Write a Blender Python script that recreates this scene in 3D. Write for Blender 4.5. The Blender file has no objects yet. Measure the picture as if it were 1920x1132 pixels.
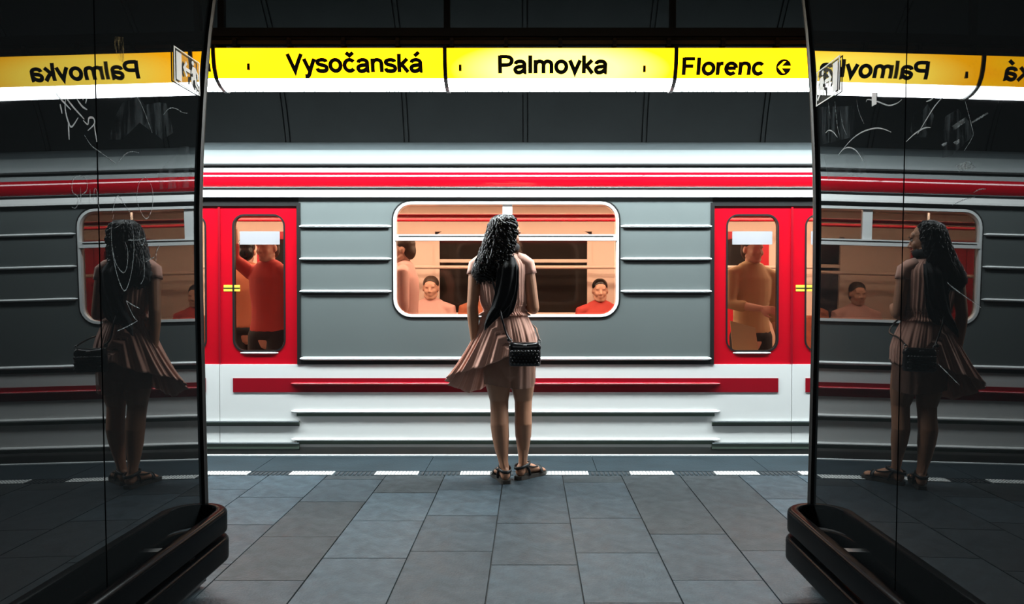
import bpy, bmesh, math, random
from mathutils import Vector, Matrix

random.seed(7)
SC = bpy.context.scene
COL = SC.collection
PI = math.pi

# ------------------------------------------------------------------ camera
FPX = 1500.0
TH = math.radians(0.955)
CAMH = 1.20
CX, CY = 994.0, 566.0
cam_d = bpy.data.cameras.new('camera')
cam = bpy.data.objects.new('camera', cam_d)
COL.objects.link(cam)
cam.location = (0, 0, CAMH)
cam.rotation_euler = (PI / 2 - TH, 0, 0)
cam_d.sensor_fit = 'HORIZONTAL'
cam_d.sensor_width = 36.0
cam_d.lens = FPX / 1920 * 36.0
cam_d.shift_x = -(CX - 960) / 1920
cam_d.clip_start = 0.05
cam_d.clip_end = 100
SC.camera = cam

# ------------------------------------------------------------------ light / exposure
world = bpy.data.worlds.new('world')
SC.world = world
world.use_nodes = True
world.node_tree.nodes['Background'].inputs[0].default_value = (0.55, 0.75, 0.85, 1)
world.node_tree.nodes['Background'].inputs[1].default_value = 0.02
SC.view_settings.view_transform = 'Standard'
SC.view_settings.look = 'None'
SC.view_settings.exposure = 0.52
SC.view_settings.gamma = 1.0
SC.view_settings.use_curve_mapping = False
SC.cycles.use_denoising = True
SC.cycles.max_bounces = 8
SC.cycles.sample_clamp_indirect = 6.0

SIGN_WHITE = (45.0, 50.5, 52.0)
SIGN_YELLOW = (5.2, 1.9, 0.008)
HALL_LIGHT = 4.2
PASSAGE_FILL = 2.2
CAR_LIGHT = (19.0, 13.0, 9.0)


def ray(px, py):
    xc = (px - CX) / FPX
    yc = -(py - CY) / FPX
    return Vector((xc, math.cos(TH) + yc * math.sin(TH), -math.sin(TH) + yc * math.cos(TH)))


def P(px, py, Y):
    """world point seen at a photo pixel at depth Y"""
    d = ray(px, py)
    return Vector((0, 0, CAMH)) + d * (Y / d.y)


def FY(py):
    d = ray(994, py)
    return -CAMH / d.z * d.y


# ------------------------------------------------------------------ materials
M = {}


def mat(name, col, rough=0.5, metal=0.0, ior=1.5, noise=None, bump=None, emit=None, estr=1.0, coat=0.0,
        spec=None, rnoise=None, sheen=0.0):
    m = bpy.data.materials.new(name)
    m.use_nodes = True
    nt = m.node_tree
    b = nt.nodes['Principled BSDF']
    b.inputs['Base Color'].default_value = (*col, 1)
    b.inputs['Roughness'].default_value = rough
    b.inputs['Metallic'].default_value = metal
    b.inputs['IOR'].default_value = ior
    if spec is not None:
        b.inputs['Specular IOR Level'].default_value = spec
    if coat:
        b.inputs['Coat Weight'].default_value = coat
        b.inputs['Coat Roughness'].default_value = 0.05
    if sheen:
        b.inputs['Sheen Weight'].default_value = sheen
    if emit:
        b.inputs['Emission Color'].default_value = (*emit, 1)
        b.inputs['Emission Strength'].default_value = estr
    tc = None
    if noise or bump or rnoise:
        tc = nt.nodes.new('ShaderNodeTexCoord')
    if noise:
        sc, amt, stretch = noise
        mp = nt.nodes.new('ShaderNodeMapping')
        mp.inputs['Scale'].default_value = stretch
        nt.links.new(tc.outputs['Object'], mp.inputs['Vector'])
        n = nt.nodes.new('ShaderNodeTexNoise')
        n.inputs['Scale'].default_value = sc
        n.inputs['Detail'].default_value = 7
        n.inputs['Roughness'].default_value = 0.65
        nt.links.new(mp.outputs[0], n.inputs['Vector'])
        r = nt.nodes.new('ShaderNodeMapRange')
        r.inputs['From Min'].default_value = 0.25
        r.inputs['From Max'].default_value = 0.75
        r.inputs['To Min'].default_value = 1 - amt
        r.inputs['To Max'].default_value = 1 + amt
        nt.links.new(n.outputs['Fac'], r.inputs['Value'])
        mx = nt.nodes.new('ShaderNodeVectorMath')
        mx.operation = 'SCALE'
        mx.inputs[0].default_value = col
        nt.links.new(r.outputs[0], mx.inputs['Scale'])
        nt.links.new(mx.outputs[0], b.inputs['Base Color'])
    if rnoise:
        sc, lo, hi = rnoise
        n = nt.nodes.new('ShaderNodeTexNoise')
        n.inputs['Scale'].default_value = sc
        n.inputs['Detail'].default_value = 6
        nt.links.new(tc.outputs['Object'], n.inputs['Vector'])
        r = nt.nodes.new('ShaderNodeMapRange')
        r.inputs['From Min'].default_value = 0.35
        r.inputs['From Max'].default_value = 0.75
        r.inputs['To Min'].default_value = lo
        r.inputs['To Max'].default_value = hi
        nt.links.new(n.outputs['Fac'], r.inputs['Value'])
        nt.links.new(r.outputs[0], b.inputs['Roughness'])
    if bump:
        sc, st = bump
        n = nt.nodes.new('ShaderNodeTexNoise')
        n.inputs['Scale'].default_value = sc
        n.inputs['Detail'].default_value = 5
        nt.links.new(tc.outputs['Object'], n.inputs['Vector'])
        bp = nt.nodes.new('ShaderNodeBump')
        bp.inputs['Strength'].default_value = st
        bp.inputs['Distance'].default_value = 0.01
        nt.links.new(n.outputs['Fac'], bp.inputs['Height'])
        nt.links.new(bp.outputs[0], b.inputs['Normal'])
    M[name] = m
    return m


def emat(name, col, col2=None, axis_noise=None):
    """emitting diffuser; col2 = a second tone mixed by a broad noise (tube glow put into the colour)"""
    m = bpy.data.materials.new(name)
    m.use_nodes = True
    nt = m.node_tree
    nt.nodes.remove(nt.nodes['Principled BSDF'])
    e = nt.nodes.new('ShaderNodeEmission')
    e.inputs[0].default_value = (*col, 1)
    out = nt.nodes['Material Output']
    nt.links.new(e.outputs[0], out.inputs[0])
    if col2:
        tc = nt.nodes.new('ShaderNodeTexCoord')
        mp = nt.nodes.new('ShaderNodeMapping')
        mp.inputs['Scale'].default_value = (1.0, 1.0, 3.5)
        n = nt.nodes.new('ShaderNodeTexNoise')
        n.inputs['Scale'].default_value = axis_noise or 1.6
        n.inputs['Detail'].default_value = 1
        nt.links.new(tc.outputs['Object'], mp.inputs[0])
        nt.links.new(mp.outputs[0], n.inputs['Vector'])
        cr = nt.nodes.new('ShaderNodeValToRGB')
        cr.color_ramp.elements[0].position = 0.42
        cr.color_ramp.elements[1].position = 0.6
        cr.color_ramp.elements[0].color = (*[c / 10 for c in col], 1)
        cr.color_ramp.elements[1].color = (*[c / 10 for c in col2], 1)
        nt.links.new(n.outputs['Fac'], cr.inputs[0])
        nt.links.new(cr.outputs[0], e.inputs[0])
        e.inputs[1].default_value = 10
    M[name] = m
    return m


def glassmat(name, tint, refl=1.0):
    m = bpy.data.materials.new(name)
    m.use_nodes = True
    nt = m.node_tree
    nt.nodes.remove(nt.nodes['Principled BSDF'])
    t = nt.nodes.new('ShaderNodeBsdfTransparent')
    t.inputs[0].default_value = (*tint, 1)
    g = nt.nodes.new('ShaderNodeBsdfGlossy')
    g.inputs['Roughness'].default_value = 0.02
    fr = nt.nodes.new('ShaderNodeFresnel')
    fr.inputs[0].default_value = 1.45
    mx = nt.nodes.new('ShaderNodeMixShader')
    nt.links.new(fr.outputs[0], mx.inputs[0])
    nt.links.new(t.outputs[0], mx.inputs[1])
    nt.links.new(g.outputs[0], mx.inputs[2])
    nt.links.new(mx.outputs[0], nt.nodes['Material Output'].inputs[0])
    M[name] = m
    return m


def hazemat(name, col, lo, hi, scale=9.0, stretch=(1, 1, 0.35)):
    """dry smear of wiped paint: patchy thin diffuse film"""
    m = bpy.data.materials.new(name)
    m.use_nodes = True
    nt = m.node_tree
    nt.nodes.remove(nt.nodes['Principled BSDF'])
    t = nt.nodes.new('ShaderNodeBsdfTransparent')
    d = nt.nodes.new('ShaderNodeBsdfDiffuse')
    d.inputs[0].default_value = (*col, 1)
    tc = nt.nodes.new('ShaderNodeTexCoord')
    mp = nt.nodes.new('ShaderNodeMapping')
    mp.inputs['Scale'].default_value = stretch
    n = nt.nodes.new('ShaderNodeTexNoise')
    n.inputs['Scale'].default_value = scale
    n.inputs['Detail'].default_value = 8
    n.inputs['Roughness'].default_value = 0.7
    r = nt.nodes.new('ShaderNodeMapRange')
    r.inputs['From Min'].default_value = 0.46
    r.inputs['From Max'].default_value = 0.74
    r.inputs['To Min'].default_value = lo
    r.inputs['To Max'].default_value = hi
    mx = nt.nodes.new('ShaderNodeMixShader')
    nt.links.new(tc.outputs['Object'], mp.inputs[0])
    nt.links.new(mp.outputs[0], n.inputs['Vector'])
    nt.links.new(n.outputs['Fac'], r.inputs['Value'])
    nt.links.new(r.outputs[0], mx.inputs[0])
    nt.links.new(t.outputs[0], mx.inputs[1])
    nt.links.new(d.outputs[0], mx.inputs[2])
    nt.links.new(mx.outputs[0], nt.nodes['Material Output'].inputs[0])
    M[name] = m
    return m


# station
mat('slab_blue', (0.040, 0.058, 0.070), 0.55, noise=(14, 0.55, (1, 1, 1)), bump=(90, 0.25), spec=0.22, rnoise=(5, 0.4, 0.65))
mat('slab_mid', (0.031, 0.043, 0.051), 0.55, noise=(14, 0.55, (1, 1, 1)), bump=(90, 0.25), spec=0.22, rnoise=(5, 0.4, 0.65))
mat('slab_brown', (0.026, 0.032, 0.035), 0.6, noise=(14, 0.55, (1, 1, 1)), bump=(90, 0.25), spec=0.22, rnoise=(5, 0.45, 0.7))
mat('joint', (0.012, 0.014, 0.016), 0.8)
mat('edge_band', (0.017, 0.028, 0.035), 0.5, spec=0.2, noise=(7, 0.35, (0.5, 1, 1)), bump=(80, 0.15))
mat('tactile_white', (0.62, 0.64, 0.62), 0.6, noise=(30, 0.25, (1, 1, 1)))
mat('tactile_dark', (0.018, 0.022, 0.025), 0.6)
mat('nosing', (0.75, 0.80, 0.80), 0.35)
mat('black_mirror', (0.010, 0.012, 0.013), 0.0, ior=1.43, rnoise=(3.2, 0.0, 0.022))
mat('edge_trim', (0.006, 0.006, 0.006), 0.6, spec=0.15)
mat('trim_bead', (0.32, 0.30, 0.26), 0.3, metal=0.8)
mat('pylon_core', (0.02, 0.02, 0.022), 0.7)
mat('rubber_black', (0.0025, 0.003, 0.0035), 0.20, ior=1.07, bump=(40, 0.02))
mat('steel', (0.5, 0.5, 0.5), 0.3, metal=1.0)
mat('vault_panel', (0.024, 0.031, 0.032), 0.6, noise=(2.0, 0.15, (1, 1, 1)))
mat('vault_batten', (0.012, 0.014, 0.014), 0.6)
mat('ceiling_dark', (0.018, 0.016, 0.013), 0.7)
mat('tray_dark', (0.024, 0.018, 0.013), 0.5)
mat('tray_rail', (0.10, 0.065, 0.03), 0.4)
mat('hall_wall', (0.10, 0.11, 0.115), 0.7)
emat('sign_yellow', SIGN_YELLOW, (5.2, 2.6, 0.010))
m_ = emat('sign_yellow_hotspot', (5.0, 2.2, 0.008), (5.0, 3.6, 0.38), 1.1)  # paler middle: tube hot zone painted into the emission
_nt = m_.node_tree
_tc = [n for n in _nt.nodes if n.type == 'TEX_COORD'][0]
_mp = [n for n in _nt.nodes if n.type == 'MAPPING'][0]
_cr = [n for n in _nt.nodes if n.type == 'VALTORGB'][0]
_mp.inputs['Location'].default_value = (0.0, 0.0, -0.5)
_mp.inputs['Scale'].default_value = (1.35, 0.0, 5.2)
_gr = _nt.nodes.new('ShaderNodeTexGradient')
_gr.gradient_type = 'SPHERICAL'
_nt.links.new(_mp.outputs[0], _gr.inputs[0])
_nt.links.new(_gr.outputs['Fac'], _cr.inputs[0])
_cr.color_ramp.elements[0].position = 0.05
_cr.color_ramp.elements[1].position = 0.5
emat('sign_white', SIGN_WHITE)
mat('sign_rib', (0.012, 0.010, 0.008), 0.35)
mat('sign_housing', (0.012, 0.011, 0.010), 0.6)
mat('lettering', (0.010, 0.008, 0.004), 0.5)
emat('lamp_hall', (HALL_LIGHT * 0.93, HALL_LIGHT, HALL_LIGHT * 1.04))
emat('passage_fill', (PASSAGE_FILL * 0.95, PASSAGE_FILL, PASSAGE_FILL * 1.02))
mat('lamp_case', (0.3, 0.3, 0.3), 0.5)
hazemat('scratch', (0.55, 0.62, 0.64), 0.25, 0.95, 60, (1, 1, 1))
hazemat('scratch_bright', (0.85, 0.9, 0.92), 0.6, 1.0, 40, (1, 1, 1))
hazemat('smear', (0.30, 0.36, 0.39), 0.0, 0.30, 16, (1, 1.8, 0.3))
hazemat('smear_tan', (0.42, 0.33, 0.16), 0.0, 0.9, 60, (1, 1.6, 0.5))
hazemat('sign_film', (0.50, 0.50, 0.46), 0.10, 0.22, 4, (1, 1, 1))
mat('sign_film_white', (0.92, 0.92, 0.88), 0.6)
mat('paper_white', (0.8, 0.8, 0.8), 0.7)
# train
mat('car_grey', (0.118, 0.136, 0.134), 0.32, metal=0.15, rnoise=(2.5, 0.28, 0.4))
mat('car_roof', (0.17, 0.19, 0.19), 0.5, noise=(1.5, 0.12, (0.3, 1, 1)))
mat('car_roof_shaded', (0.065, 0.078, 0.082), 0.6, noise=(1.5, 0.3, (0.3, 1, 1)))  # darker roof grey standing in for shade on the upper roof
mat('car_white', (0.66, 0.665, 0.65), 0.35)
mat('car_red', (0.42, 0.0015, 0.0095), 0.12, coat=0.8)
mat('car_darkred', (0.24, 0.002, 0.009), 0.28, coat=0.3)
mat('car_black', (0.010, 0.010, 0.010), 0.35)
mat('car_green', (0.07, 0.10, 0.075), 0.45)
mat('alu', (0.86, 0.88, 0.88), 0.22, metal=0.9)
mat('alu_white', (0.86, 0.88, 0.87), 0.28, metal=0.2)
mat('under_grey', (0.40, 0.43, 0.42), 0.5, noise=(3, 0.2, (0.3, 1, 1)))
glassmat('pane', (0.86, 0.84, 0.82))
mat('dark_pane', (0.02, 0.016, 0.014), 0.06)
mat('int_peach', (0.66, 0.44, 0.34), 0.5)
mat('int_cream', (0.80, 0.66, 0.56), 0.5)
mat('int_floor', (0.10, 0.07, 0.055), 0.6)
mat('int_seat', (0.30, 0.075, 0.035), 0.55, noise=(12, 0.3, (1, 1, 1)))
mat('int_red', (0.60, 0.012, 0.03), 0.35)
mat('sticker_yellow', (0.72, 0.50, 0.05), 0.5)
mat('notice', (0.26, 0.255, 0.27), 0.6)
mat('paper_yellow', (0.72, 0.62, 0.36), 0.7)
emat('car_lamp', CAR_LIGHT)
# woman
mat('skin', (0.44, 0.205, 0.115), 0.48, noise=(14, 0.08, (1, 1, 1)))
mat('skin_b', (0.62, 0.36, 0.26), 0.5)
mat('dress', (0.66, 0.335, 0.245), 0.75, noise=(8, 0.08, (1, 1, 1)), sheen=0.3)
def sheermat(name, col, alpha):
    m = mat(name, col, 0.8)
    nt = m.node_tree
    b = nt.nodes['Principled BSDF']
    t = nt.nodes.new('ShaderNodeBsdfTransparent')
    mx = nt.nodes.new('ShaderNodeMixShader')
    mx.inputs[0].default_value = alpha
    nt.links.new(t.outputs[0], mx.inputs[1])
    nt.links.new(b.outputs[0], mx.inputs[2])
    nt.links.new(mx.outputs[0], nt.nodes['Material Output'].inputs[0])


sheermat('dress_sheer', (0.30, 0.16, 0.12), 0.55)
mat('hair', (0.006, 0.0048, 0.0045), 0.22, spec=0.4)
mat('scarf', (0.006, 0.0062, 0.007), 0.85, bump=(160, 0.3))
mat('leather', (0.007, 0.007, 0.008), 0.28, bump=(150, 0.1))
mat('leather_gloss', (0.010, 0.010, 0.011), 0.15)
mat('sandal', (0.008, 0.008, 0.008), 0.5)
mat('sole', (0.035, 0.028, 0.022), 0.6)
mat('eye_white', (0.7, 0.68, 0.65), 0.2)
mat('lip', (0.42, 0.15, 0.12), 0.4)
mat('cloth_red', (0.55, 0.06, 0.05), 0.8)
mat('cloth_tan', (0.50, 0.34, 0.18), 0.8)
mat('cloth_dark', (0.012, 0.012, 0.014), 0.8)
mat('cloth_rust', (0.42, 0.13, 0.06), 0.8)
mat('cloth_pink', (0.70, 0.42, 0.38), 0.8)
mat('hair_brown', (0.05, 0.028, 0.016), 0.5)


# ------------------------------------------------------------------ mesh building
def wloc(o):
    v = Vector((0, 0, 0))
    while o is not None:
        v += o.location
        o = o.parent
    return v


class MB:
    def __init__(s):
        s.v = []
        s.f = []

    def add(s, verts, faces):
        o = len(s.v)
        s.v += [Vector(v) for v in verts]
        s.f += [tuple(i + o for i in f) for f in faces]
        return s

    def box(s, x0, x1, y0, y1, z0, z1):
        v = [(x, y, z) for x in (x0, x1) for y in (y0, y1) for z in (z0, z1)]
        return s.add(v, [(0, 1, 3, 2), (4, 6, 7, 5), (0, 4, 5, 1), (2, 3, 7, 6), (0, 2, 6, 4), (1, 5, 7, 3)])

    def cbox(s, x0, x1, y0, y1, z0, z1, c):
        """box with chamfered edges: extruded octagon in xz then shrunk ends"""
        def ring(y, k):
            return [(x0 + c + k, y, z0 + k), (x1 - c - k, y, z0 + k), (x1 - k, y, z0 + c + k), (x1 - k, y, z1 - c - k),
                    (x1 - c - k, y, z1 - k), (x0 + c + k, y, z1 - k), (x0 + k, y, z1 - c - k), (x0 + k, y, z0 + c + k)]
        return s.loft([ring(y0, c), ring(y0 + c, 0), ring(y1 - c, 0), ring(y1, c)], True, True)

    def loft(s, rings, closed=True, caps=False):
        n = len(rings[0])
        o = len(s.v)
        for r in rings:
            s.v += [Vector(p) for p in r]
        m = n if closed else n - 1
        for i in range(len(rings) - 1):
            for j in range(m):
                a = o + i * n + j
                b = o + i * n + (j + 1) % n
                s.f.append((a, b, b + n, a + n))
        if caps:
            s.f.append(tuple(o + j for j in reversed(range(n))))
            s.f.append(tuple(o + (len(rings) - 1) * n + j for j in range(n)))
        return s

    def extrude_x(s, prof, x0, x1, caps=True):
        """closed (y,z) profile swept along x"""
        return s.loft([[(x0, y, z) for y, z in prof], [(x1, y, z) for y, z in prof]], True, caps)

    def tube(s, pts, rads, side=None, n=14, round_caps=True):
        pts = [Vector(p) for p in pts]
        R = []
        for r in (rads if isinstance(rads, (list, tuple)) else [rads] * len(pts)):
            R.append(r if isinstance(r, tuple) else (r, r))
        rings = []
        m = len(pts)
        Sv = Vector(side) if side is not None else None
        prev = None
        fr = []
        for i in range(m):
            T = (pts[min(i + 1, m - 1)] - pts[max(i - 1, 0)]).normalized()
            if Sv is not None:
                S = Sv - T * Sv.dot(T)
            elif prev is not None:
                S = prev - T * prev.dot(T)
            else:
                a = Vector((1, 0, 0)) if abs(T.x) < 0.8 else Vector((0, 0, 1))
                S = a - T * a.dot(T)
            if S.length < 1e-6:
                S = Vector((0, 1, 0))
            S.normalize()
            prev = S
            fr.append((T, S, T.cross(S)))

        def ring(p, S, N, a, b):
            return [p + S * (a * math.cos(2 * PI * k / n)) + N * (b * math.sin(2 * PI * k / n)) for k in range(n)]
        if round_caps:
            T, S, N = fr[0]
            a, b = R[0]
            q = min(a, b)
            for d, k in ((0.92, 0.38), (0.6, 0.8)):
                rings.append(ring(pts[0] - T * q * d, S, N, a * k, b * k))
        for i in range(m):
            T, S, N = fr[i]
            rings.append(ring(pts[i], S, N, *R[i]))
        if round_caps:
            T, S, N = fr[-1]
            a, b = R[-1]
            q = min(a, b)
            for d, k in ((0.6, 0.8), (0.92, 0.38)):
                rings.append(ring(pts[-1] + T * q * d, S, N, a * k, b * k))
        return s.loft(rings, True, True)

    def ell(s, c, r, X=None, Y=None, Z=None, nu=16, nv=10):
        X = Vector(X or (1, 0, 0))
        Y = Vector(Y or (0, 1, 0))
        Z = Vector(Z or (0, 0, 1))
        c = Vector(c)
        rings = []
        for i in range(1, nv):
            t = PI * i / nv
            rings.append([c + X * (r[0] * math.sin(t) * math.cos(2 * PI * j / nu)) + Y * (
                r[1] * math.sin(t) * math.sin(2 * PI * j / nu)) - Z * (r[2] * math.cos(t)) for j in range(nu)])
        return s.loft(rings, True, True)

    def hole_panel(s, x0, x1, z0, z1, hx0, hx1, hz0, hz1, r, y0, y1, nseg=7):
        """slab in the xz plane with a rounded window opening"""
        inner = []
        for cx, cz, a0 in ((hx1 - r, hz1 - r, 0), (hx0 + r, hz1 - r, 90), (hx0 + r, hz0 + r, 180), (hx1 - r, hz0 + r, 270)):
            for k in range(nseg):
                a = math.radians(a0 + 90 * k / (nseg - 1))
                inner.append((cx + r * math.cos(a), cz + r * math.sin(a), a0, k))
        outer = []
        mid = nseg // 2
        for ix, iz, a0, k in inner:
            cxx = {0: x1, 90: x0, 180: x0, 270: x1}[a0]
            czz = {0: z1, 90: z1, 180: z0, 270: z0}[a0]
            if k == mid:
                outer.append((cxx, czz))
            elif (k < mid) == (a0 in (0, 180)):
                outer.append((cxx, iz))
            else:
                outer.append((ix, czz))
        n = len(inner)
        o = len(s.v)
        for y in (y0, y1):
            s.v += [Vector((a, y, b)) for a, b, _, _ in inner]
            s.v += [Vector((a, y, b)) for a, b in outer]
        for j in range(n):
            k = (j + 1) % n
            s.f.append((o + j, o + k, o + n + k, o + n + j))
            s.f.append((o + 2 * n + j, o + 3 * n + j, o + 3 * n + k, o + 2 * n + k))
            s.f.append((o + j, o + 2 * n + j, o + 2 * n + k, o + k))
            s.f.append((o + n + j, o + n + k, o + 3 * n + k, o + 3 * n + j))
        return s

    def rring(s, hx0, hx1, hz0, hz1, r, w, y0, y1, nseg=7):
        """rounded-rectangle ring of width w (grows inwards)"""
        def path(e):
            out = []
            for cx, cz, a0 in ((hx1 - r, hz1 - r, 0), (hx0 + r, hz1 - r, 90), (hx0 + r, hz0 + r, 180), (hx1 - r, hz0 + r, 270)):
                for k in range(nseg):
                    a = math.radians(a0 + 90 * k / (nseg - 1))
                    out.append((cx + (r - e) * math.cos(a), cz + (r - e) * math.sin(a)))
            return out
        A, B = path(0), path(w)
        rings = [[(x, y1, z) for x, z in A], [(x, y0, z) for x, z in A], [(x, y0, z) for x, z in B], [(x, y1, z) for x, z in B],
                 [(x, y1, z) for x, z in A]]
        return s.loft(rings, True, False)

    def rplate(s, hx0, hx1, hz0, hz1, r, y0, y1, nseg=7):
        A = []
        for cx, cz, a0 in ((hx1 - r, hz1 - r, 0), (hx0 + r, hz1 - r, 90), (hx0 + r, hz0 + r, 180), (hx1 - r, hz0 + r, 270)):
            for k in range(nseg):
                a = math.radians(a0 + 90 * k / (nseg - 1))
                A.append((cx + r * math.cos(a), cz + r * math.sin(a)))
        return s.loft([[(x, y0, z) for x, z in A], [(x, y1, z) for x, z in A]], True, True)

    def build(s, name, material, parent=None, smooth=False, origin=None, angle=40):
        me = bpy.data.meshes.new(name)
        if parent is not None:
            off = wloc(parent)
        elif origin is not None:
            off = Vector(origin)
        else:
            xs = [v.x for v in s.v]
            ys = [v.y for v in s.v]
            zs = [v.z for v in s.v]
            off = Vector(((min(xs) + max(xs)) / 2, (min(ys) + max(ys)) / 2, min(zs)))
        me.from_pydata([v - off for v in s.v], [], s.f)
        me.materials.append(M[material])
        bm = bmesh.new()
        bm.from_mesh(me)
        bmesh.ops.recalc_face_normals(bm, faces=bm.faces)
        bm.to_mesh(me)
        bm.free()
        if smooth:
            me.shade_smooth()
            if smooth != 'all':
                bmm = bmesh.new()
                bmm.from_mesh(me)
                lim = math.radians(angle)
                for e in bmm.edges:
                    if len(e.link_faces) == 2 and e.calc_face_angle(0) > lim:
                        e.smooth = False
                bmm.to_mesh(me)
                bmm.free()
        o = bpy.data.objects.new(name, me)
        COL.objects.link(o)
        if parent is not None:
            o.parent = parent
        else:
            o.location = off
        return o


def tag(o, label=None, cat=None, group=None, kind=None):
    if label:
        o['label'] = label
    if cat:
        o['category'] = cat
    if group:
        o['group'] = group
    if kind:
        o['kind'] = kind
    return o


def thing(name, loc, label=None, cat=None, group=None, kind=None):
    o = bpy.data.objects.new(name, None)
    o.empty_display_size = 0.1
    COL.objects.link(o)
    o.location = loc
    return tag(o, label, cat, group, kind)


def remesh(mb, name, material, parent, voxel, smooth_it=4):
    o = mb.build(name + '_raw', material, parent)
    md = o.modifiers.new('r', 'REMESH')
    md.mode = 'VOXEL'
    md.voxel_size = voxel
    ms = o.modifiers.new('s', 'SMOOTH')
    ms.factor = 0.5
    ms.iterations = smooth_it
    dg = bpy.context.evaluated_depsgraph_get()
    me = bpy.data.meshes.new_from_object(o.evaluated_get(dg))
    me.name = name
    old = o.data
    o.modifiers.clear()
    o.data = me
    bpy.data.meshes.remove(old)
    o.name = name
    if not me.materials:
        me.materials.append(M[material])
    me.shade_smooth()
    return o


# ================================================================== STRUCTURE
YB = 5.124      # end of the stone slabs
YE = 5.75       # platform edge
YT = 5.87       # train side
XL0, XR0, LEAN = -1.310, 1.130, 0.014


def wallx(side, z):
    return (XL0 - LEAN * z) if side < 0 else (XR0 + LEAN * z)


# ---- floor
floor = thing('floor', (0, 2, -0.02), kind='structure')
MB().box(-9, 9, -7.5, YB, -0.10, -0.008).build('floor_bed', 'joint', floor)
colx = [-0.171 + 0.3775 * k for k in range(-14, 15)]
joints = {497: [917], 0: [], }
JY = {  # column index (k of its left line) -> a known joint row in the photo
    -5: [917], -4: [932, 983.5], -3: [898.3, 940.3, 1006], -2: [923.7, 976, 1046], -1: [918.5, 966, 1033],
    0: [980.5], 1: [904, 971], 2: [1001], 3: [1032], 4: [935]}
brown = {(-3, 2): 'slab_brown', (-3, 3): 'slab_brown', (-2, 0): 'slab_brown', (2, 0): 'slab_brown', (3, 0): 'slab_brown',
         (0, 0): 'slab_mid', (2, 1): 'slab_mid', (1, 0): 'slab_brown', (-3, 0): 'slab_brown', (3, 1): 'slab_mid'}
rs = random.Random(3)
slab_cache = {}
for k in range(-13, 14):
    xa = -0.171 + 0.3775 * k
    ys = [YB] + [FY(y) for y in JY.get(k, [])]
    if len(ys) == 1:
        ys.append(YB - rs.uniform(0.15, 0.6))
    inpass = xa > XL0 - 0.4 and xa + 0.3775 < XR0 + 0.45
    ymin = -1.0 if inpass else 3.25
    while ys[-1] > ymin:
        ys.append(ys[-1] - rs.choice((0.55, 0.58, 0.62)))
    for i in range(len(ys) - 1):
        ya, yb = ys[i + 1], ys[i]
        mname = brown.get((k, i)) or rs.choice(('slab_blue', 'slab_blue', 'slab_mid'))
        w, L = 0.3775 - 0.0045, (yb - ya) - 0.0035
        key = (round(L, 3), mname)
        mb = MB().add([(-w / 2, -L / 2, -0.012), (w / 2, -L / 2, -0.012), (w / 2, L / 2, -0.012), (-w / 2, L / 2, -0.012),
                       (-w / 2 + .001, -L / 2 + .001, 0), (w / 2 - .001, -L / 2 + .001, 0), (w / 2 - .001, L / 2 - .001, 0),
                       (-w / 2 + .001, L / 2 - .001, 0)],
                      [(4, 5, 6, 7), (0, 1, 5, 4), (1, 2, 6, 5), (2, 3, 7, 6), (3, 0, 4, 7)])
        if key in slab_cache:
            o = bpy.data.objects.new('slab', slab_cache[key])
            COL.objects.link(o)
        else:
            o = mb.build('slab', mname, None, origin=(0, 0, 0))
            slab_cache[key] = o.data
        o.parent = floor
        o.location = Vector((xa + 0.3775 / 2, (ya + yb) / 2, rs.uniform(-0.0006, 0.0004))) - floor.location
# dark edge band of long plates
xb = -8.6
i = 0
while xb < 8.6:
    L = 1.13
    MB().box(xb + 0.002, xb + L - 0.002, YB + 0.118, YE - 0.03, -0.03, 0.0).build('edge_plate', 'edge_band', floor)
    MB().box(xb + 0.002, xb + L - 0.002, YB + 0.004, YB + 0.116, -0.03, -0.002).build('edge_strip', 'edge_band', floor)
    xb += L
MB().box(-9, 9, YB, YE - 0.002, -1.2, -0.008).build('platform_wall', 'pylon_core', floor)
MB().box(-9, 9, YE - 0.030, YE, -0.04, 0.006).build('nosing', 'nosing', floor)
# tactile dashes: pale plates with two rows of studs
px0, per = 383.0, 159.9
kk = 0
stud_pts = None
for n in range(-8, 16):
    xa = (px0 + per * n - CX) / FPX * 5.18
    L = 0.279
    o = MB().box(xa, xa + L, YB + 0.008, YB + 0.108, -0.004, 0.003).build('tactile_plate', 'tactile_white', floor)
    mb = MB()
    for a in range(12):
        for b in range(4):
            cx, cy = xa + 0.016 + a * 0.0225, YB + 0.022 + b * 0.024
            mb.add([(cx - .004, cy - .004, .003), (cx + .004, cy - .004, .003), (cx + .004, cy + .004, .003), (cx - .004, cy + .004, .003),
                    (cx, cy, .0065)], [(0, 1, 4), (1, 2, 4), (2, 3, 4), (3, 0, 4)])
    tag(mb.build('studs', 'tactile_dark', o), kind='stuff')
    mb = MB()
    for a in range(9):
        cx = xa + L + 0.02 + a * 0.029
        mb.box(cx, cx + 0.015, YB + 0.012, YB + 0.104, -0.004, 0.0015)
    o = mb.build('tactile_ridges', 'tactile_dark', floor)
    o['kind'] = 'stuff'

# ---- pylon walls with black mirror panels
EDGE = [(-0.0, 3.226), (0.6, 3.218), (1.2, 3.213), (1.5, 3.222), (1.75, 3.248), (1.95, 3.284), (2.1, 3.315), (2.25, 3.352), (2.45, 3.42),
        (2.7, 3.53), (2.95, 3.68)]


def edge_y(z):
    for (z0, y0), (z1, y1) in zip(EDGE, EDGE[1:]):
        if z <= z1:
            return y0 + (y1 - y0) * (z - z0) / (z1 - z0)
    return EDGE[-1][1]


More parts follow.
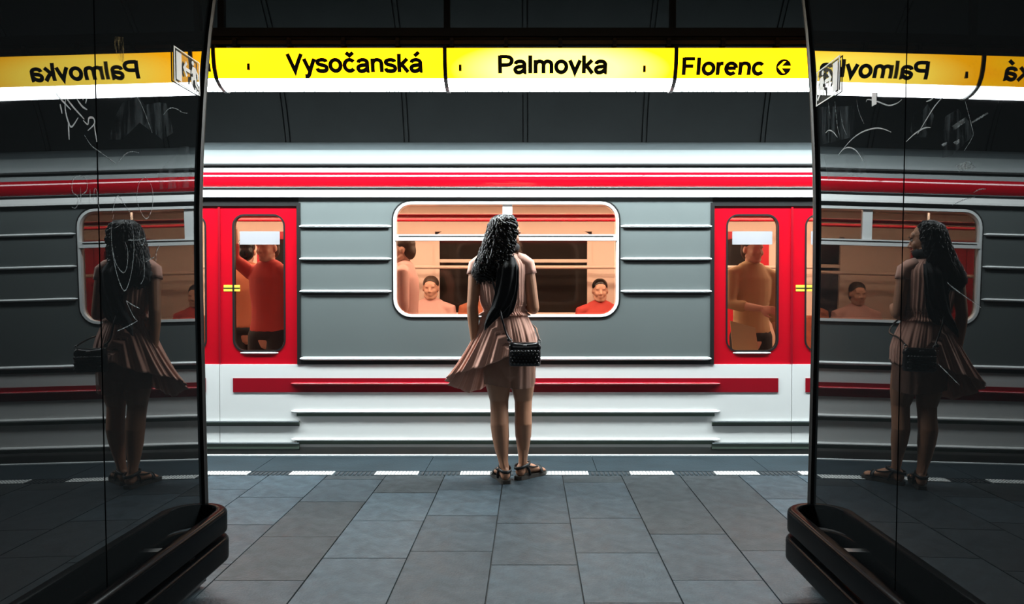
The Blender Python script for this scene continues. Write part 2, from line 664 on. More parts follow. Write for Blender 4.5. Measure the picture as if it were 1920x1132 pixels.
def on_wall(side, px, py, lift=0.001):
    """where the sight line through a photo pixel meets the leaning wall"""
    d = ray(px, py)
    x0 = XL0 if side < 0 else XR0
    l = LEAN * (-1 if side < 0 else 1)
    # x = x0 + l*z ; point = (d.x t, d.y t, CAMH + d.z t)
    t = (x0 + l * CAMH) / (d.x - l * d.z)
    p = Vector((d.x * t, d.y * t, CAMH + d.z * t))
    p.x -= lift * (-1 if side < 0 else 1)
    return p


def ribbon(mb, pts, w, n=(1, 0, 0)):
    """thin flat stroke lying on a wall (plane normal ~ x)"""
    # catmull subdivision
    q = []
    m = len(pts)
    for i in range(m - 1):
        p0, p1, p2, p3 = pts[max(i - 1, 0)], pts[i], pts[i + 1], pts[min(i + 2, m - 1)]
        for s in range(4):
            t = s / 4
            q.append(0.5 * ((2 * p1) + (p2 - p0) * t + (2 * p0 - 5 * p1 + 4 * p2 - p3) * t * t + (3 * p1 - p0 - 3 * p2 + p3) * t ** 3))
    q.append(pts[-1])
    L, Rr = [], []
    m = len(q)
    for i in range(m):
        T = (q[min(i + 1, m - 1)] - q[max(i - 1, 0)])
        T.x = 0
        if T.length < 1e-6:
            T = Vector((0, 0, 1))
        T.normalize()
        N = Vector((0, -T.z, T.y))
        ww = w * (0.35 + 0.65 * math.sin(PI * min(1, max(0, (i + 0.6) / m))))
        L.append(q[i] + N * ww / 2)
        Rr.append(q[i] - N * ww / 2)
    mb.loft([L, Rr], False, False)


SEAM = 2.47
walls = {}
for side, nm in ((-1, 'left'), (1, 'right')):
    w = thing('wall_' + nm, (wallx(side, 0), 1.5, 0), kind='structure')
    walls[side] = w
    sg = -side  # direction into the passage
    # core
    prof = [(-1.5, 0), ] + [(edge_y(z) - 0.012, z) for z, _ in EDGE] + [(-1.5, 2.95)]
    ring_in = [(wallx(side, z) + side * 0.022, y, z) for y, z in prof]
    ring_out = [(side * 5.0, y, z) for y, z in prof]
    MB().loft([ring_in, ring_out], True, True).build('pylon_core', 'pylon_core', w)
    # mirror panels
    tilt = 0.035
    spans = []
    yb = SEAM
    bounds = [-1.45, -0.75, 0.05, 0.85, 1.66, SEAM]
    for i in range(len(bounds)):
        ya = bounds[i]
        if i + 1 < len(bounds):
            prof = [(ya + 0.004, 0.02), (bounds[i + 1] - 0.004, 0.02), (bounds[i + 1] - 0.004, 2.95), (ya + 0.004, 2.95)]
        else:
            prof = [(ya + 0.004, 0.02)] + [(y - 0.008, max(z, 0.02)) for z, y in EDGE] + [(ya + 0.004, 2.95)]
        a = [(wallx(side, z), y, z) for y, z in prof]
        b = [(wallx(side, z) + side * 0.02, y, z) for y, z in prof]
        MB().loft([a, b], True, True).build('mirror_panel', 'black_mirror', w)
    # edge trim: black strip with a thin pale bead
    mb = MB()
    n = 40
    rings = []
    for i in range(n + 1):
        z = 0.2 + 2.75 * i / n
        y = edge_y(z)
        wx = wallx(side, z)
        rings.append([(wx + sg * 0.011, y - 0.026, z), (wx + sg * 0.011, y + 0.004, z), (wx - sg * 0.03, y + 0.004, z), (wx - sg * 0.03, y - 0.026, z)])
    mb.loft(rings, True, True).build('edge_trim', 'edge_trim', w, True)
    mb = MB()
    mb.tube([(wallx(side, .2 + 2.75 * i / n) + sg * 0.011, edge_y(.2 + 2.75 * i / n) + 0.004, .2 + 2.75 * i / n) for i in range(n + 1)], 0.0014, n=6,
            round_caps=False)
    mb.build('trim_bead', 'trim_bead', w, True)

# ---- scratches and smears on the mirrors
def C(ox, oy, sc, pts):
    return [(ox + x / sc, oy + y / sc) for x, y in pts]


def strokes(side, lst, width, name, material):
    mb = MB()
    for pts in lst:
        ribbon(mb, [on_wall(side, x, y, 0.0012) for x, y in pts], width)
    o = mb.build(name, material, walls[side])
    o['kind'] = 'stuff'


a = lambda p: C(60, 160, 4.718, p)
b_ = lambda p: C(100, 400, 4.717, p)
c_ = lambda p: C(60, 60, 3.145, p)
strokes(-1, [a([(200, 55), (260, 130), (340, 215)]), a([(295, 105), (360, 190), (460, 300)]),
             a([(295, 110), (290, 210), (320, 330), (350, 365), (405, 285)]), a([(318, 330), (325, 480)]),
             a([(450, 310), (490, 345), (500, 290), (540, 290), (548, 340), (490, 400)]), a([(545, 340), (570, 500)]),
             a([(245, 165), (262, 250)]), a([(390, 115), (440, 185), (485, 215)]), a([(405, 60), (412, 120)]),
             a([(440, 85), (450, 130)]), a([(478, 60), (480, 110), (470, 160)])], 0.0065, 'scratches', 'scratch_bright')
strokes(-1, [a([(460, 440), (520, 530), (600, 590), (740, 690)]), a([(900, 70), (960, 160), (1020, 310), (1060, 420)]),
             a([(1160, 260), (1210, 205), (1270, 205), (1330, 240), (1375, 245)]), a([(760, 680), (820, 610), (880, 585), (945, 597)]),
             c_([(665, 855), (700, 900), (713, 980), (700, 1060), (672, 1100), (640, 1060), (617, 980), (630, 890), (665, 855)]),
             a([(485, 900), (480, 830), (430, 800), (370, 820), (350, 890), (360, 950), (400, 980), (405, 1040), (380, 1085), (348, 1075)]),
             a([(425, 900), (430, 1040)]), a([(440, 965), (480, 930), (487, 870)]), a([(510, 915), (510, 1040)]),
             a([(545, 1030), (548, 920), (570, 930), (582, 1040), (600, 1110)]),
             a([(705, 1130), (740, 1000), (770, 985), (840, 1090), (870, 1130)])], 0.0035, 'scratches', 'scratch')
strokes(-1, [b_([(530, 10), (510, 150), (520, 330), (560, 540), (625, 685), (680, 560), (710, 330), (700, 150), (680, 20)]),
             b_([(630, 250), (655, 330), (650, 460), (615, 525), (550, 440), (520, 300)]),
             b_([(770, 140), (755, 180), (760, 240), (785, 280), (805, 220), (795, 150)]),
             b_([(640, 770), (700, 900), (740, 950)]), b_([(740, 950), (650, 1000), (560, 1040)]), b_([(640, 770), (700, 810), (760, 840)]),
             b_([(785, 320), (800, 440), (800, 560), (770, 625)]), b_([(810, 430), (890, 385)]), b_([(660, 235), (740, 235), (820, 215)]),
             b_([(905, 430), (910, 340), (940, 280)])], 0.0038, 'scratches', 'scratch')
r_ = lambda p: C(1520, 170, 4.92, p)
strokes(1, [r_([(300, 540), (380, 450), (480, 380), (600, 345), (680, 355), (745, 382)]),
            r_([(260, 590), (310, 535), (370, 525), (430, 560), (490, 650)]), r_([(140, 390), (170, 365), (210, 380), (250, 430)]),
            r_([(515, 105), (530, 80), (620, 100), (720, 135), (800, 115), (845, 80)]),
            r_([(885, 470), (960, 400), (1050, 345), (1110, 340)]), r_([(990, 400), (1080, 250), (1150, 140), (1230, 50)]),
            r_([(1070, 100), (1110, 85), (1140, 60)])], 0.0045, 'scratches', 'scratch_bright')
strokes(1, [r_([(275, 180), (300, 320), (335, 410)]), r_([(165, 110), (185, 260)]), r_([(225, 100), (250, 330), (275, 440)]),
            r_([(425, 80), (450, 200), (495, 305)]), r_([(1430, 100), (1490, 330), (1500, 420), (1420, 555)]),
            r_([(1310, 1055), (1400, 1010), (1520, 980)]), r_([(1505, 940), (1560, 910), (1620, 905)])]
        + [r_([(1310 + 8 * i, 330 - 6 * i + 14 * i), (1430, 250 + 12 * i)]) for i in range(4)]
        + [r_([(1340 + 6 * i, 700 + 10 * i), (1400, 672 + 12 * i), (1470 + 10 * i, 655 + 10 * i)]) for i in range(6)]
        + [r_([(1210 + 8 * i, 500 + 6 * i), (1260, 475 + 8 * i)]) for i in range(3)]
        + [r_([(1320 + 8 * i, 480 + 6 * i), (1375, 450 + 8 * i)]) for i in range(4)]
        + [r_([(1490, 290 + 8 * i), (1640, 200 + 10 * i)]) for i in range(2)]
        + [C(1620, 390, 4.717, [(740, 655), (800, 710), (1040, 880)]), C(1600, 620, 3.773, [(605, 235), (660, 290), (755, 385)])], 0.0032,
        'scratches', 'scratch')


def patch(side, polys, name, material, lift=0.0008):
    mb = MB()
    for pts in polys:
        q = [on_wall(side, x, y, lift) for x, y in pts]
        mb.add(q, [tuple(range(len(q)))])
    o = mb.build(name, material, walls[side])
    o['kind'] = 'stuff'


patch(-1, [a([(800, 150), (930, 90), (1000, 170), (1120, 150), (1190, 160), (1250, 420), (1150, 480), (950, 330), (800, 480), (680, 480), (720, 300)]),
           a([(1290, 600), (1300, 540), (1390, 540), (1400, 640), (1440, 900), (1120, 920), (1110, 760)])], 'smears', 'smear')
patch(-1, [[(215, 68), (231, 70), (233, 118), (222, 112), (214, 90)]], 'smears', 'smear_tan')
patch(1, [r_([(915, 380), (960, 180), (990, 170), (1000, 220), (1080, 120), (1140, 230), (1090, 430), (960, 430)]),
          r_([(1220, 400), (1240, 240), (1360, 165), (1480, 300), (1500, 420), (1300, 600), (1210, 620)]),
          r_([(90, 150), (400, 140), (420, 420), (100, 500)]), r_([(120, 600), (480, 560), (520, 760), (160, 820)])], 'smears', 'smear')
patch(1, [r_([(568, 15), (612, 15), (612, 122), (568, 146)])], 'paper_scrap', 'paper_white', 0.0015)

# ---- bumper rails along the foot of both pylons
for side, nm, lab in ((-1, 'left', 'black double bumper rail along the foot of the left mirror wall'),
                      (1, 'right', 'black double bumper rail along the foot of the right mirror wall')):
    t = thing('bumper_rail', (wallx(side, 0) - side * 0.1, 2.0, 0.0), lab, 'bumper rail', 'bumper rails on the pylons')
    sg = -side
    for zc in (0.292, 0.186):
        wx = wallx(side, zc)
        path = []
        R = 0.106 if zc > 0.25 else 0.112
        for i in range(13):
            an = PI / 2 * i / 12
            path.append(Vector((wx + sg * (R * math.sin(an)), 3.198 - R + R * math.cos(an), zc)))
        for y in (2.9, 2.4, 1.8, 1.2, 0.4, -0.6, -1.3):
            path.append(Vector((wx + sg * R, y, zc)))
        # rounded-rectangle section 45 x 92 mm
        sec = []
        for cx, cz, a0 in ((0.008, 0.031, 0), (-0.008, 0.031, 90), (-0.008, -0.031, 180), (0.008, -0.031, 270)):
            for k in range(5):
                an = math.radians(a0 + 90 * k / 4)
                sec.append((cx + 0.0155 * math.cos(an), cz + 0.0155 * math.sin(an)))
        rings = []
        m = len(path)
        for i in range(m):
            T = (path[min(i + 1, m - 1)] - path[max(i - 1, 0)]).normalized()
            N = Vector((0, 0, 1)).cross(T).normalized()
            rings.append([path[i] + N * u + Vector((0, 0, v)) for u, v in sec])
        MB().loft(rings, True, True).build('rail', 'rubber_black', t, True, angle=50)
    for y in (2.86, 2.2, 1.5, 0.8):
        MB().box(min(wallx(side, .2), wallx(side, .2) + sg * 0.098), max(wallx(side, .2), wallx(side, .2) + sg * 0.098), y - 0.02, y + 0.02,
                 0.215, 0.262).build('bracket', 'steel', t)

# ---- emergency exit pictogram films on the mirrors
def film_sign(side, corners, flip, label):
    """corners: photo pixels of near-top, far-top, far-bottom, near-bottom"""
    p = [on_wall(side, x, y, 0.003) for x, y in corners]
    y0 = (p[0].y + p[3].y) / 2
    y1 = (p[1].y + p[2].y) / 2
    z1 = (p[0].z + p[1].z) / 2
    z0 = (p[2].z + p[3].z) / 2
    t = thing('exit_sign', (wallx(side, z0) - side * 0.003, (y0 + y1) / 2, z0), label, 'exit sign', 'exit signs on the mirror walls')

    def Q(u, v, lift):
        z = z0 + (z1 - z0) * v
        return Vector((wallx(side, z) - side * lift, y0 + (y1 - y0) * u, z))

    def poly(pts, lift, mb, th=0.001):
        a_ = [Q(u, v, lift) for u, v in pts]
        b2 = [Q(u, v, lift + th) for u, v in pts]
        mb.loft([a_, b2], True, True)
    mb = MB()
    poly([(0, 0), (1, 0), (1, 1), (0, 1)], 0.002, mb, 0.003)
    mb.build('film', 'sign_film', t)
    mb = MB()
    e = 0.035
    for r in ([(0, 0), (1, 0), (1, e), (0, e)], [(0, 1 - e), (1, 1 - e), (1, 1), (0, 1)], [(0, e), (e, e), (e, 1 - e), (0, 1 - e)],
              [(1 - e, e), (1, e), (1, 1 - e), (1 - e, 1 - e)]):
        poly(r, 0.0052, mb)
    mb.build('border', 'sign_film_white', t)
    mb = MB()
    poly([(0.08, 0.1), (0.28, 0.1), (0.28, 0.9), (0.08, 0.9)], 0.0052, mb)
    mb.build('door_symbol', 'sign_film_white', t)
    mb = MB()
    poly([(0.33, 0.55), (0.45, 0.78), (0.5, 0.72), (0.43, 0.6), (0.62, 0.6), (0.62, 0.5), (0.43, 0.5), (0.5, 0.38), (0.45, 0.32)], 0.0052, mb)
    mb.build('arrow', 'sign_film_white', t)
    mb = MB()
    poly([(0.72 + 0.05 * math.cos(i * PI / 5), 0.85 + 0.07 * math.sin(i * PI / 5)) for i in range(10)], 0.0052, mb)
    poly([(0.70, 0.75), (0.82, 0.75), (0.84, 0.45), (0.72, 0.42)], 0.0052, mb)
    poly([(0.82, 0.75), (0.93, 0.6), (0.93, 0.45), (0.89, 0.45), (0.88, 0.57), (0.80, 0.66)], 0.0055, mb)
    poly([(0.70, 0.72), (0.64, 0.55), (0.66, 0.5), (0.75, 0.62)], 0.0056, mb)
    poly([(0.73, 0.45), (0.64, 0.42), (0.64, 0.20), (0.70, 0.20), (0.71, 0.34), (0.80, 0.40)], 0.0057, mb)
    poly([(0.78, 0.45), (0.84, 0.45), (0.86, 0.28), (0.95, 0.18), (0.91, 0.12), (0.80, 0.25)], 0.0058, mb)
    mb.build('running_figure', 'sign_film_white', t)
    return t


film_sign(-1, [(322, 85), (371, 117), (373, 181), (325, 152)], False, 'emergency exit pictogram plate on the left mirror wall')
film_sign(1, [(1577, 104), (1534, 135), (1533, 199), (1577, 173)], True, 'emergency exit pictogram plate on the right mirror wall')

# ---- track-side vault of curved panels and the dark ceiling
VC, VR = (6.05, 2.0), 2.75
vault = thing('wall_trackside', (0, 8.8, -1.2), kind='structure')


def vault_pt(deg, r=VR):
    a_ = math.radians(deg)
    return (VC[0] + r * math.cos(a_), VC[1] + r * math.sin(a_))


PW = 1.283
vp = None
for k in range(-7, 7):
    x0 = -0.052 + PW * k
    if vp is None:
        rings = []
        for d in range(-18, 100, 6):
            y, z = vault_pt(d)
            y2, z2 = vault_pt(d, VR + 0.03)
            rings.append([(0.032, y, z), (PW - 0.032, y, z), (PW - 0.032, y2, z2), (0.032, y2, z2)])
        vp = MB().loft(rings, True, True).build('vault_panel', 'vault_panel', None, True, origin=(0, 0, 0))
        vp.parent = vault
        vp.location = Vector((x0, 0, 0)) - vault.location
        rings = []
        for d in range(-18, 100, 6):
            y, z = vault_pt(d, VR - 0.004)
            y2, z2 = vault_pt(d, VR + 0.02)
            rings.append([(-0.017, y, z), (0.017, y, z), (0.017, y2, z2), (-0.017, y2, z2)])
        bt = MB().loft(rings, True, True).build('joint_batten', 'vault_panel', None, True, origin=(0, 0, 0))
        bt.parent = vault
        bt.location = Vector((x0, 0, 0)) - vault.location
    else:
        for src in (vp, bt):
            o = src.copy()
            COL.objects.link(o)
            o.location = Vector((x0, 0, 0)) - vault.location
rings = []
for x in (-9, 9):
    pr = [vault_pt(d, VR + 0.035) for d in range(-18, 100, 6)]
    pr2 = [vault_pt(d, VR + 0.2) for d in range(-18, 100, 6)]
    rings.append([(x, y, z) for y, z in pr] + [(x, y, z) for y, z in reversed(pr2)])
MB().loft(rings, True, True).build('vault_shell', 'vault_batten', vault)
MB().box(-9, 9, 8.66, 8.9, -1.2, 1.15).build('lower_wall', 'vault_batten', vault)
# ceiling: rest of the vault over the platform, passage and hall soffit
rings = []
pr = [vault_pt(d) for d in range(99, 172, 6)]
pr2 = [vault_pt(d, VR + 0.2) for d in range(99, 172, 6)]
pr = [p for p in pr if p[0] > 3.72]
pr2 = pr2[:len(pr)]
for x in (-9, 9):
    rings.append([(x, y, z) for y, z in pr] + [(x, y, z) for y, z in reversed(pr2)])
ceil = MB().loft(rings, True, True).build('ceiling', 'ceiling_dark', None, True)
ceil['kind'] = 'structure'
MB().box(-9, 9, -1.5, 3.9, 2.95, 3.3).build('passage_soffit', 'ceiling_dark', ceil)
MB().box(-9, 9, -7.6, -1.5, 3.25, 3.4).build('hall_soffit', 'hall_wall', ceil)
w = MB().box(-9, 9, -7.8, -7.5, 0, 3.4).build('wall_hall', 'hall_wall')
w['kind'] = 'structure'
tb = MB().box(-9, 9, YE, 8.9, -1.3, -1.2).build('track_bed', 'pylon_core')
tb['kind'] = 'structure'

# ---- hall ceiling lamps behind the camera, plus a fill lamp added over the passage
for nm, x, y, z, L, w_, m_, lab in (('ceiling_or_fill_light', 0, 1.3, 2.95, 2.0, 0.30, 'passage_fill', 'long fill light added over the passage between the mirror walls'),
                                   ('ceiling_or_fill_light', 0, -2.6, 3.25, 7.0, 0.30, 'lamp_hall', 'long ceiling light in the hall behind the camera, nearer the passage'),
                                   ('ceiling_or_fill_light', 0, -4.6, 3.25, 7.0, 0.30, 'lamp_hall', 'long ceiling light in the hall behind the camera, farther back')):
    t = thing(nm, (x, y, z - 0.07), lab, 'ceiling light', 'ceiling lights of the hall')
    MB().box(x - L / 2, x + L / 2, y - w_ / 2, y + w_ / 2, z - 0.03, z).build('lamp_case', 'lamp_case', t)
    MB().cbox(x - L / 2 + .02, x + L / 2 - .02, y - w_ / 2 + .02, y + w_ / 2 - .02, z - 0.07, z - 0.031, 0.01).build('diffuser', m_, t)

# ================================================================== STATION SIGNS
DS = 5.10
PROF = [(2.725, 0.0), (2.69, 0.002), (2.64, 0.010), (2.60, 0.021), (2.57, 0.035), (2.546, 0.052), (2.530, 0.078), (2.517, 0.115), (2.507, 0.165),
        (2.504, 0.20), (2.508, 0.235), (2.53, 0.27), (2.56, 0.285), (2.60, 0.29)]


def pdy(z):
    if z >= PROF[0][0]:
        return 0
    for (z0, d0), (z1, d1) in zip(PROF, PROF[1:]):
        if z >= z1:
            return d0 + (d1 - d0) * (z0 - z) / (z0 - z1)
    return PROF[9][1]


EL = lambda cx, cy, rx, ry, a0, a1, n=20: [(cx + rx * math.cos(math.radians(a0 + (a1 - a0) * i / n)), cy + ry * math.sin(math.radians(a0 + (a1 - a0) * i / n))) for i in range(n + 1)]


def SM(pts):
    out = []
    m = len(pts)
    for i in range(m - 1):
        p0, p1, p2, p3 = [Vector(pts[max(0, min(m - 1, j))]) for j in (i - 1, i, i + 1, i + 2)]
        for k in range(4):
            t = k / 4
            q = 0.5 * ((2 * p1) + (p2 - p0) * t + (2 * p0 - 5 * p1 + 4 * p2 - p3) * t * t + (3 * p1 - p0 - 3 * p2 + p3) * t ** 3)
            out.append((q.x, q.y))
    return out + [pts[-1]]


G_a = [SM([(.12, .50), (.17, .61), (.34, .665), (.52, .63), (.60, .52)]) + [(.60, .12)], SM([(.60, .16), (.62, .075), (.71, .065)]),
       SM([(.60, .41), (.45, .38), (.25, .35), (.13, .28), (.11, .18), (.17, .08), (.30, .05), (.46, .10), (.60, .23)])]
G_c = [EL(.375, .365, .27, .30, 38, 322)]
GLYPH = {
    'V': (.88, [[(.07, 1.0), (.44, .06), (.81, 1.0)]]), 'v': (.70, [[(.07, .73), (.35, .07), (.63, .73)]]),
    'y': (.68, [[(.06, .73), (.34, .05)], SM([(.62, .73), (.36, .05), (.29, -.12), (.20, -.20), (.06, -.20)])]),
    's': (.68, [SM([(.57, .54), (.52, .63), (.34, .665), (.15, .62), (.10, .53), (.17, .43), (.36, .375), (.54, .31), (.59, .2), (.53, .09), (.34, .05), (.14, .09), (.08, .21)])]),
    'o': (.77, [EL(.385, .365, .275, .30, 0, 360, 28)]), 'c': (.72, G_c), 'č': (.72, G_c + [[(.19, 1.07), (.385, .90), (.58, 1.07)]]),
    'a': (.76, G_a), 'á': (.76, G_a + [[(.29, .87), (.53, 1.10)]]),
    'n': (.74, [[(.13, .74), (.13, 0)], SM([(.13, .42), (.17, .56), (.28, .65), (.42, .66), (.55, .60), (.605, .47)]) + [(.605, 0)]]),
    'm': (1.12, [[(.13, .74), (.13, 0)], SM([(.13, .45), (.18, .58), (.28, .655), (.40, .655), (.51, .60), (.555, .48)]) + [(.555, 0)],
                 SM([(.555, .45), (.605, .58), (.705, .655), (.825, .655), (.935, .60), (.98, .48)]) + [(.98, 0)]]),
    'k': (.67, [[(.13, 1.0), (.13, 0)], [(.57, .73), (.13, .28)], [(.27, .42), (.60, 0)]]),
    'P': (.86, [[(.15, 1.0), (.15, 0)], [(.15, .925)] + SM([(.5, .925), (.66, .89), (.76, .80), (.78, .70), (.75, .58), (.65, .49), (.5, .46)]) + [(.15, .46)]]),
    'l': (.31, [[(.155, 1.0), (.155, 0)]]), 'F': (.79, [[(.15, 1.0), (.15, 0)], [(.15, .925), (.73, .925)], [(.15, .50), (.65, .50)]]),
    'r': (.46, [[(.13, .74), (.13, 0)], SM([(.13, .40), (.17, .55), (.27, .64), (.42, .655)])]),
    'e': (.76, [[(.13, .385), (.645, .385)], EL(.385, .365, .275, .30, 4, 318, 26)]),
    'H': (.9, [[(.15, 1.0), (.15, 0)]]),
}


def text_mesh(txt, w=0.215):
    """sans-serif lettering drawn as constant-width strokes"""
    vs, fs = [], []
    x0 = 0.0
    for ch in txt:
        adv, lines = GLYPH[ch]
        for ln in lines:
            q = [Vector((x0 + p[0], p[1])) for p in ln]
            m = len(q)
            o = len(vs)
            closed = (q[0] - q[-1]).length < 1e-4
            for i in range(m):
                a1 = q[i] - q[i - 1] if i > 0 else (q[0] - q[m - 2] if closed else q[1] - q[0])
                b1 = q[i + 1] - q[i] if i < m - 1 else (q[1] - q[0] if closed else q[i] - q[i - 1])
                a1, b1 = a1.normalized(), b1.normalized()
                n1, n2 = Vector((-a1.y, a1.x)), Vector((-b1.y, b1.x))
                nn = n1 + n2
                nn = nn.normalized() if nn.length > 1e-6 else n1
                k = w / 2 / max(0.35, nn.dot(n1))
                vs.append(tuple(q[i] + nn * k))
                vs.append(tuple(q[i] - nn * k))
                if i:
                    fs.append((o + 2 * i - 2, o + 2 * i - 1, o + 2 * i + 1, o + 2 * i))
        x0 += adv
    return vs, fs


CAP = None


def sign_z(py):
    # height on the face for a pixel row (iterate the curved face depth)
    z = 2.6
    for _ in range(4):
        z = P(994, py, DS + pdy(z)).z
    return z


def lettering(s, pxa, pxb, ycap, ybase, parent):
    global CAP
    CAP = 1.0
    vs, fs = text_mesh(s)
    x0, x1 = min(p[0] for p in vs), max(p[0] for p in vs)
    A, B = (pxa - CX) / FPX * (DS + .01), (pxb - CX) / FPX * (DS + .01)
    zb, zt_ = sign_z(ybase), sign_z(ycap)
    kx = (B - A) / (x1 - x0)
    kz = (zt_ - zb) / CAP
    # subdivide faces so that strokes hug the bowed face
    bm = bmesh.new()
    bv = [bm.verts.new((A + (x - x0) * kx, 0, zb + y * kz)) for x, y in vs]
    for f in fs:
        try:
            bm.faces.new([bv[i] for i in f])
        except ValueError:
            pass
    zz = 2.54
    while zz < 2.72:
        bmesh.ops.bisect_plane(bm, geom=list(bm.verts) + list(bm.edges) + list(bm.faces), plane_co=(0, 0, zz), plane_no=(0, 0, 1))
        zz += 0.02
    bm.verts.index_update()
    mb = MB()
    fr = [Vector((v.co.x, DS + pdy(v.co.z) - 0.0025, v.co.z)) for v in bm.verts]
    mb.add(fr, [tuple(v.index for v in f.verts) for f in bm.faces])
    bm.free()
    me_ = mb.build('lettering', 'lettering', parent)
    return me_


SP = 1.4675
S0 = -0.541
units = {-2: None, -3: None, -1: ('Vysočanská', 538, 793, 101, 135.5), 0: ('Palmovka', 934, 1138, 104, 138), 1: ('Florenc', 1278, 1431, 108, 141)}
names = {-3: 'yellow and white lightbox sign at the far left end of the row', -2: 'lightbox sign left of the Vysočanská sign, mostly behind the left wall',
         -1: 'yellow and white lightbox sign reading Vysočanská', 0: 'yellow and white lightbox sign reading Palmovka over the woman',
         1: 'yellow and white lightbox sign reading Florenc with a round arrow', 2: 'lightbox sign right of the Florenc sign, behind the right wall',
         3: 'yellow and white lightbox sign at the far right end of the row'}
for k in range(-3, 4):
    xa = S0 + SP * k
    xb_ = xa + SP
    t = thing('station_sign', ((xa + xb_) / 2, DS + 0.14, 2.5), names[k], 'sign', 'lightbox signs over the platform edge')
    g = 0.012
    face = [(DS + d, z) for z, d in PROF if z >= 2.546]
    diff = [(DS + d, z) for i, (z, d) in enumerate(PROF) if i >= 5]
    MB().loft([[(x, y, z) for y, z in face] for x in (xa + g, xa + SP * .5, xb_ - g)], False).build(
        'yellow_face', 'sign_yellow_hotspot' if k == 0 else 'sign_yellow', t, 'all')
    MB().loft([[(x, y, z) for y, z in diff] for x in (xa + g, xb_ - g)], False).build('white_diffuser', 'sign_white', t, 'all')
    MB().extrude_x([(DS + 0.004, 2.727), (DS + 0.302, 2.727), (DS + 0.302, 2.56), (DS + 0.296, 2.56), (DS + 0.296, 2.722), (DS + 0.004, 2.722)], xa + g,
                   xb_ - g).build('housing', 'sign_housing', t)
    # rib on the joint
    outer = [(DS + d - 0.012, z) if i < 4 else (DS + d - 0.006 if i < 7 else DS + d, z - (0.006 if i < 7 else 0.012)) for i, (z, d) in enumerate(PROF[:11])]
    outer = [(DS - 0.012, 2.74)] + outer + [(DS + 0.30, 2.53), (DS + 0.31, 2.74)]
    MB().extrude_x(outer, xa - 0.0125, xa + 0.0125).build('end_rib', 'sign_rib', t)
    if units.get(k):
        lettering(*units[k], t)
    ticks = {-1: [(467, 119, 132)], 0: [(863, 121, 134), (1208, 123, 136)]}.get(k, [])
    for px, ya, yb in ticks:
        z0, z1 = sign_z(yb), sign_z(ya)
        x = (px - CX) / FPX * DS
        MB().box(x - 0.0085, x + 0.0085, DS + pdy(z1) - 0.003, DS + pdy(z0) - 0.001, z0, z1).build('tick_mark', 'lettering', t)
    if k == -2:
        lettering('a', 376, 397, 109, 134, t)
    if k == 1:
        # round arrow emblem
        cx, cz, r = (1467.5 - CX) / FPX * (DS + .01), (sign_z(111) + sign_z(142)) / 2, (sign_z(111) - sign_z(142)) / 2

        def EP(u, v, lift):
            z = cz + v * r
            return Vector((cx + u * r, DS + pdy(z) - lift, z))
        mb = MB()
        n = 32
        ring = [EP(math.cos(2 * PI * i / n), math.sin(2 * PI * i / n), 0.0025) for i in range(n)]
        ring2 = [EP(.5 * math.cos(2 * PI * i / n), .5 * math.sin(2 * PI * i / n), 0.0025) for i in range(n)]
        mb.loft([ring, ring2], True)
        mb.f.append(tuple(range(len(mb.v) - n, len(mb.v))))
        mb.build('arrow_disc', 'lettering', t)
        mb = MB()
        for q in ([(-.80, 0.0), (-.05, .72), (.28, .72), (-.28, .14), (-.28, -.14), (.28, -.72), (-.05, -.72)], [(-.28, .14), (1.0, .14), (1.0, -.14), (-.28, -.14)]):
            mb.add([EP(u, v, 0.0045) for u, v in q], [tuple(range(len(q)))])
        mb.build('arrow', 'sign_yellow', t)

# cable tray over the signs
t = thing('cable_tray', (0, DS + 0.1, 2.78), 'dark cable tray with clips running above the lightbox signs', 'cable tray')
for y0, y1, z0, z1, m_ in ((DS + 0.05, DS + 0.09, 2.765, 2.79, 'tray_rail'), (DS + 0.02, DS + 0.26, 2.80, 2.806, 'tray_dark'), (DS + 0.02, DS + 0.026, 2.80, 2.86, 'tray_dark')):
    MB().box(-6.5, 6.0, y0, y1, z0, z1).build('rail', m_, t)
for i in range(36):
    x = -6.4 + 0.347 * i
    MB().box(x - 0.012, x + 0.012, DS + 0.03, DS + 0.11, 2.745, 2.80).build('clip', 'tray_dark', t)
for i in range(7):
    x = S0 + SP * (i - 3)
    MB().box(x - 0.02, x + 0.02, DS + 0.12, DS + 0.16, 2.742, 4.75).build('hanger', 'tray_dark', t)

# ================================================================== TRAIN
XC = -0.18
PER = 4.206
HG = 1.516
DW = PER - 2 * HG


def tz(py):
    return P(994, py, YT).z


def tx(px):
    return (px - CX) / FPX * YT


TX0, TX1 = XC - 8.55, XC + 8.55
train = thing('metro_train', (XC, 7.2, -1.0), 'grey and white metro train car with red doors and red stripes at the platform', 'train')
# roof
a_, b2 = 1.35, 0.33
z0 = tz(308)
def roof_arc(d, e=0.0):
    return (YT + 0.012 + e + (a_ - e) * (1 - math.cos(math.radians(d))), z0 + (b2 - e) * math.sin(math.radians(d)))


for nm_, m_, d0, d1, e_ in (('cove_panel', 'car_roof', 0, 22, 0.0), ('roof_shaded', 'car_roof_shaded', 22, 158, 0.004), ('cove_panel', 'car_roof', 158, 180, 0.0)):  # upper roof gets its shade as a darker grey
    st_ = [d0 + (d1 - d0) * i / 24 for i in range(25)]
    MB().extrude_x([roof_arc(d, e_) for d in st_] + [roof_arc(d, 0.035) for d in reversed(st_)], TX0, TX1).build(nm_, m_, train, True)
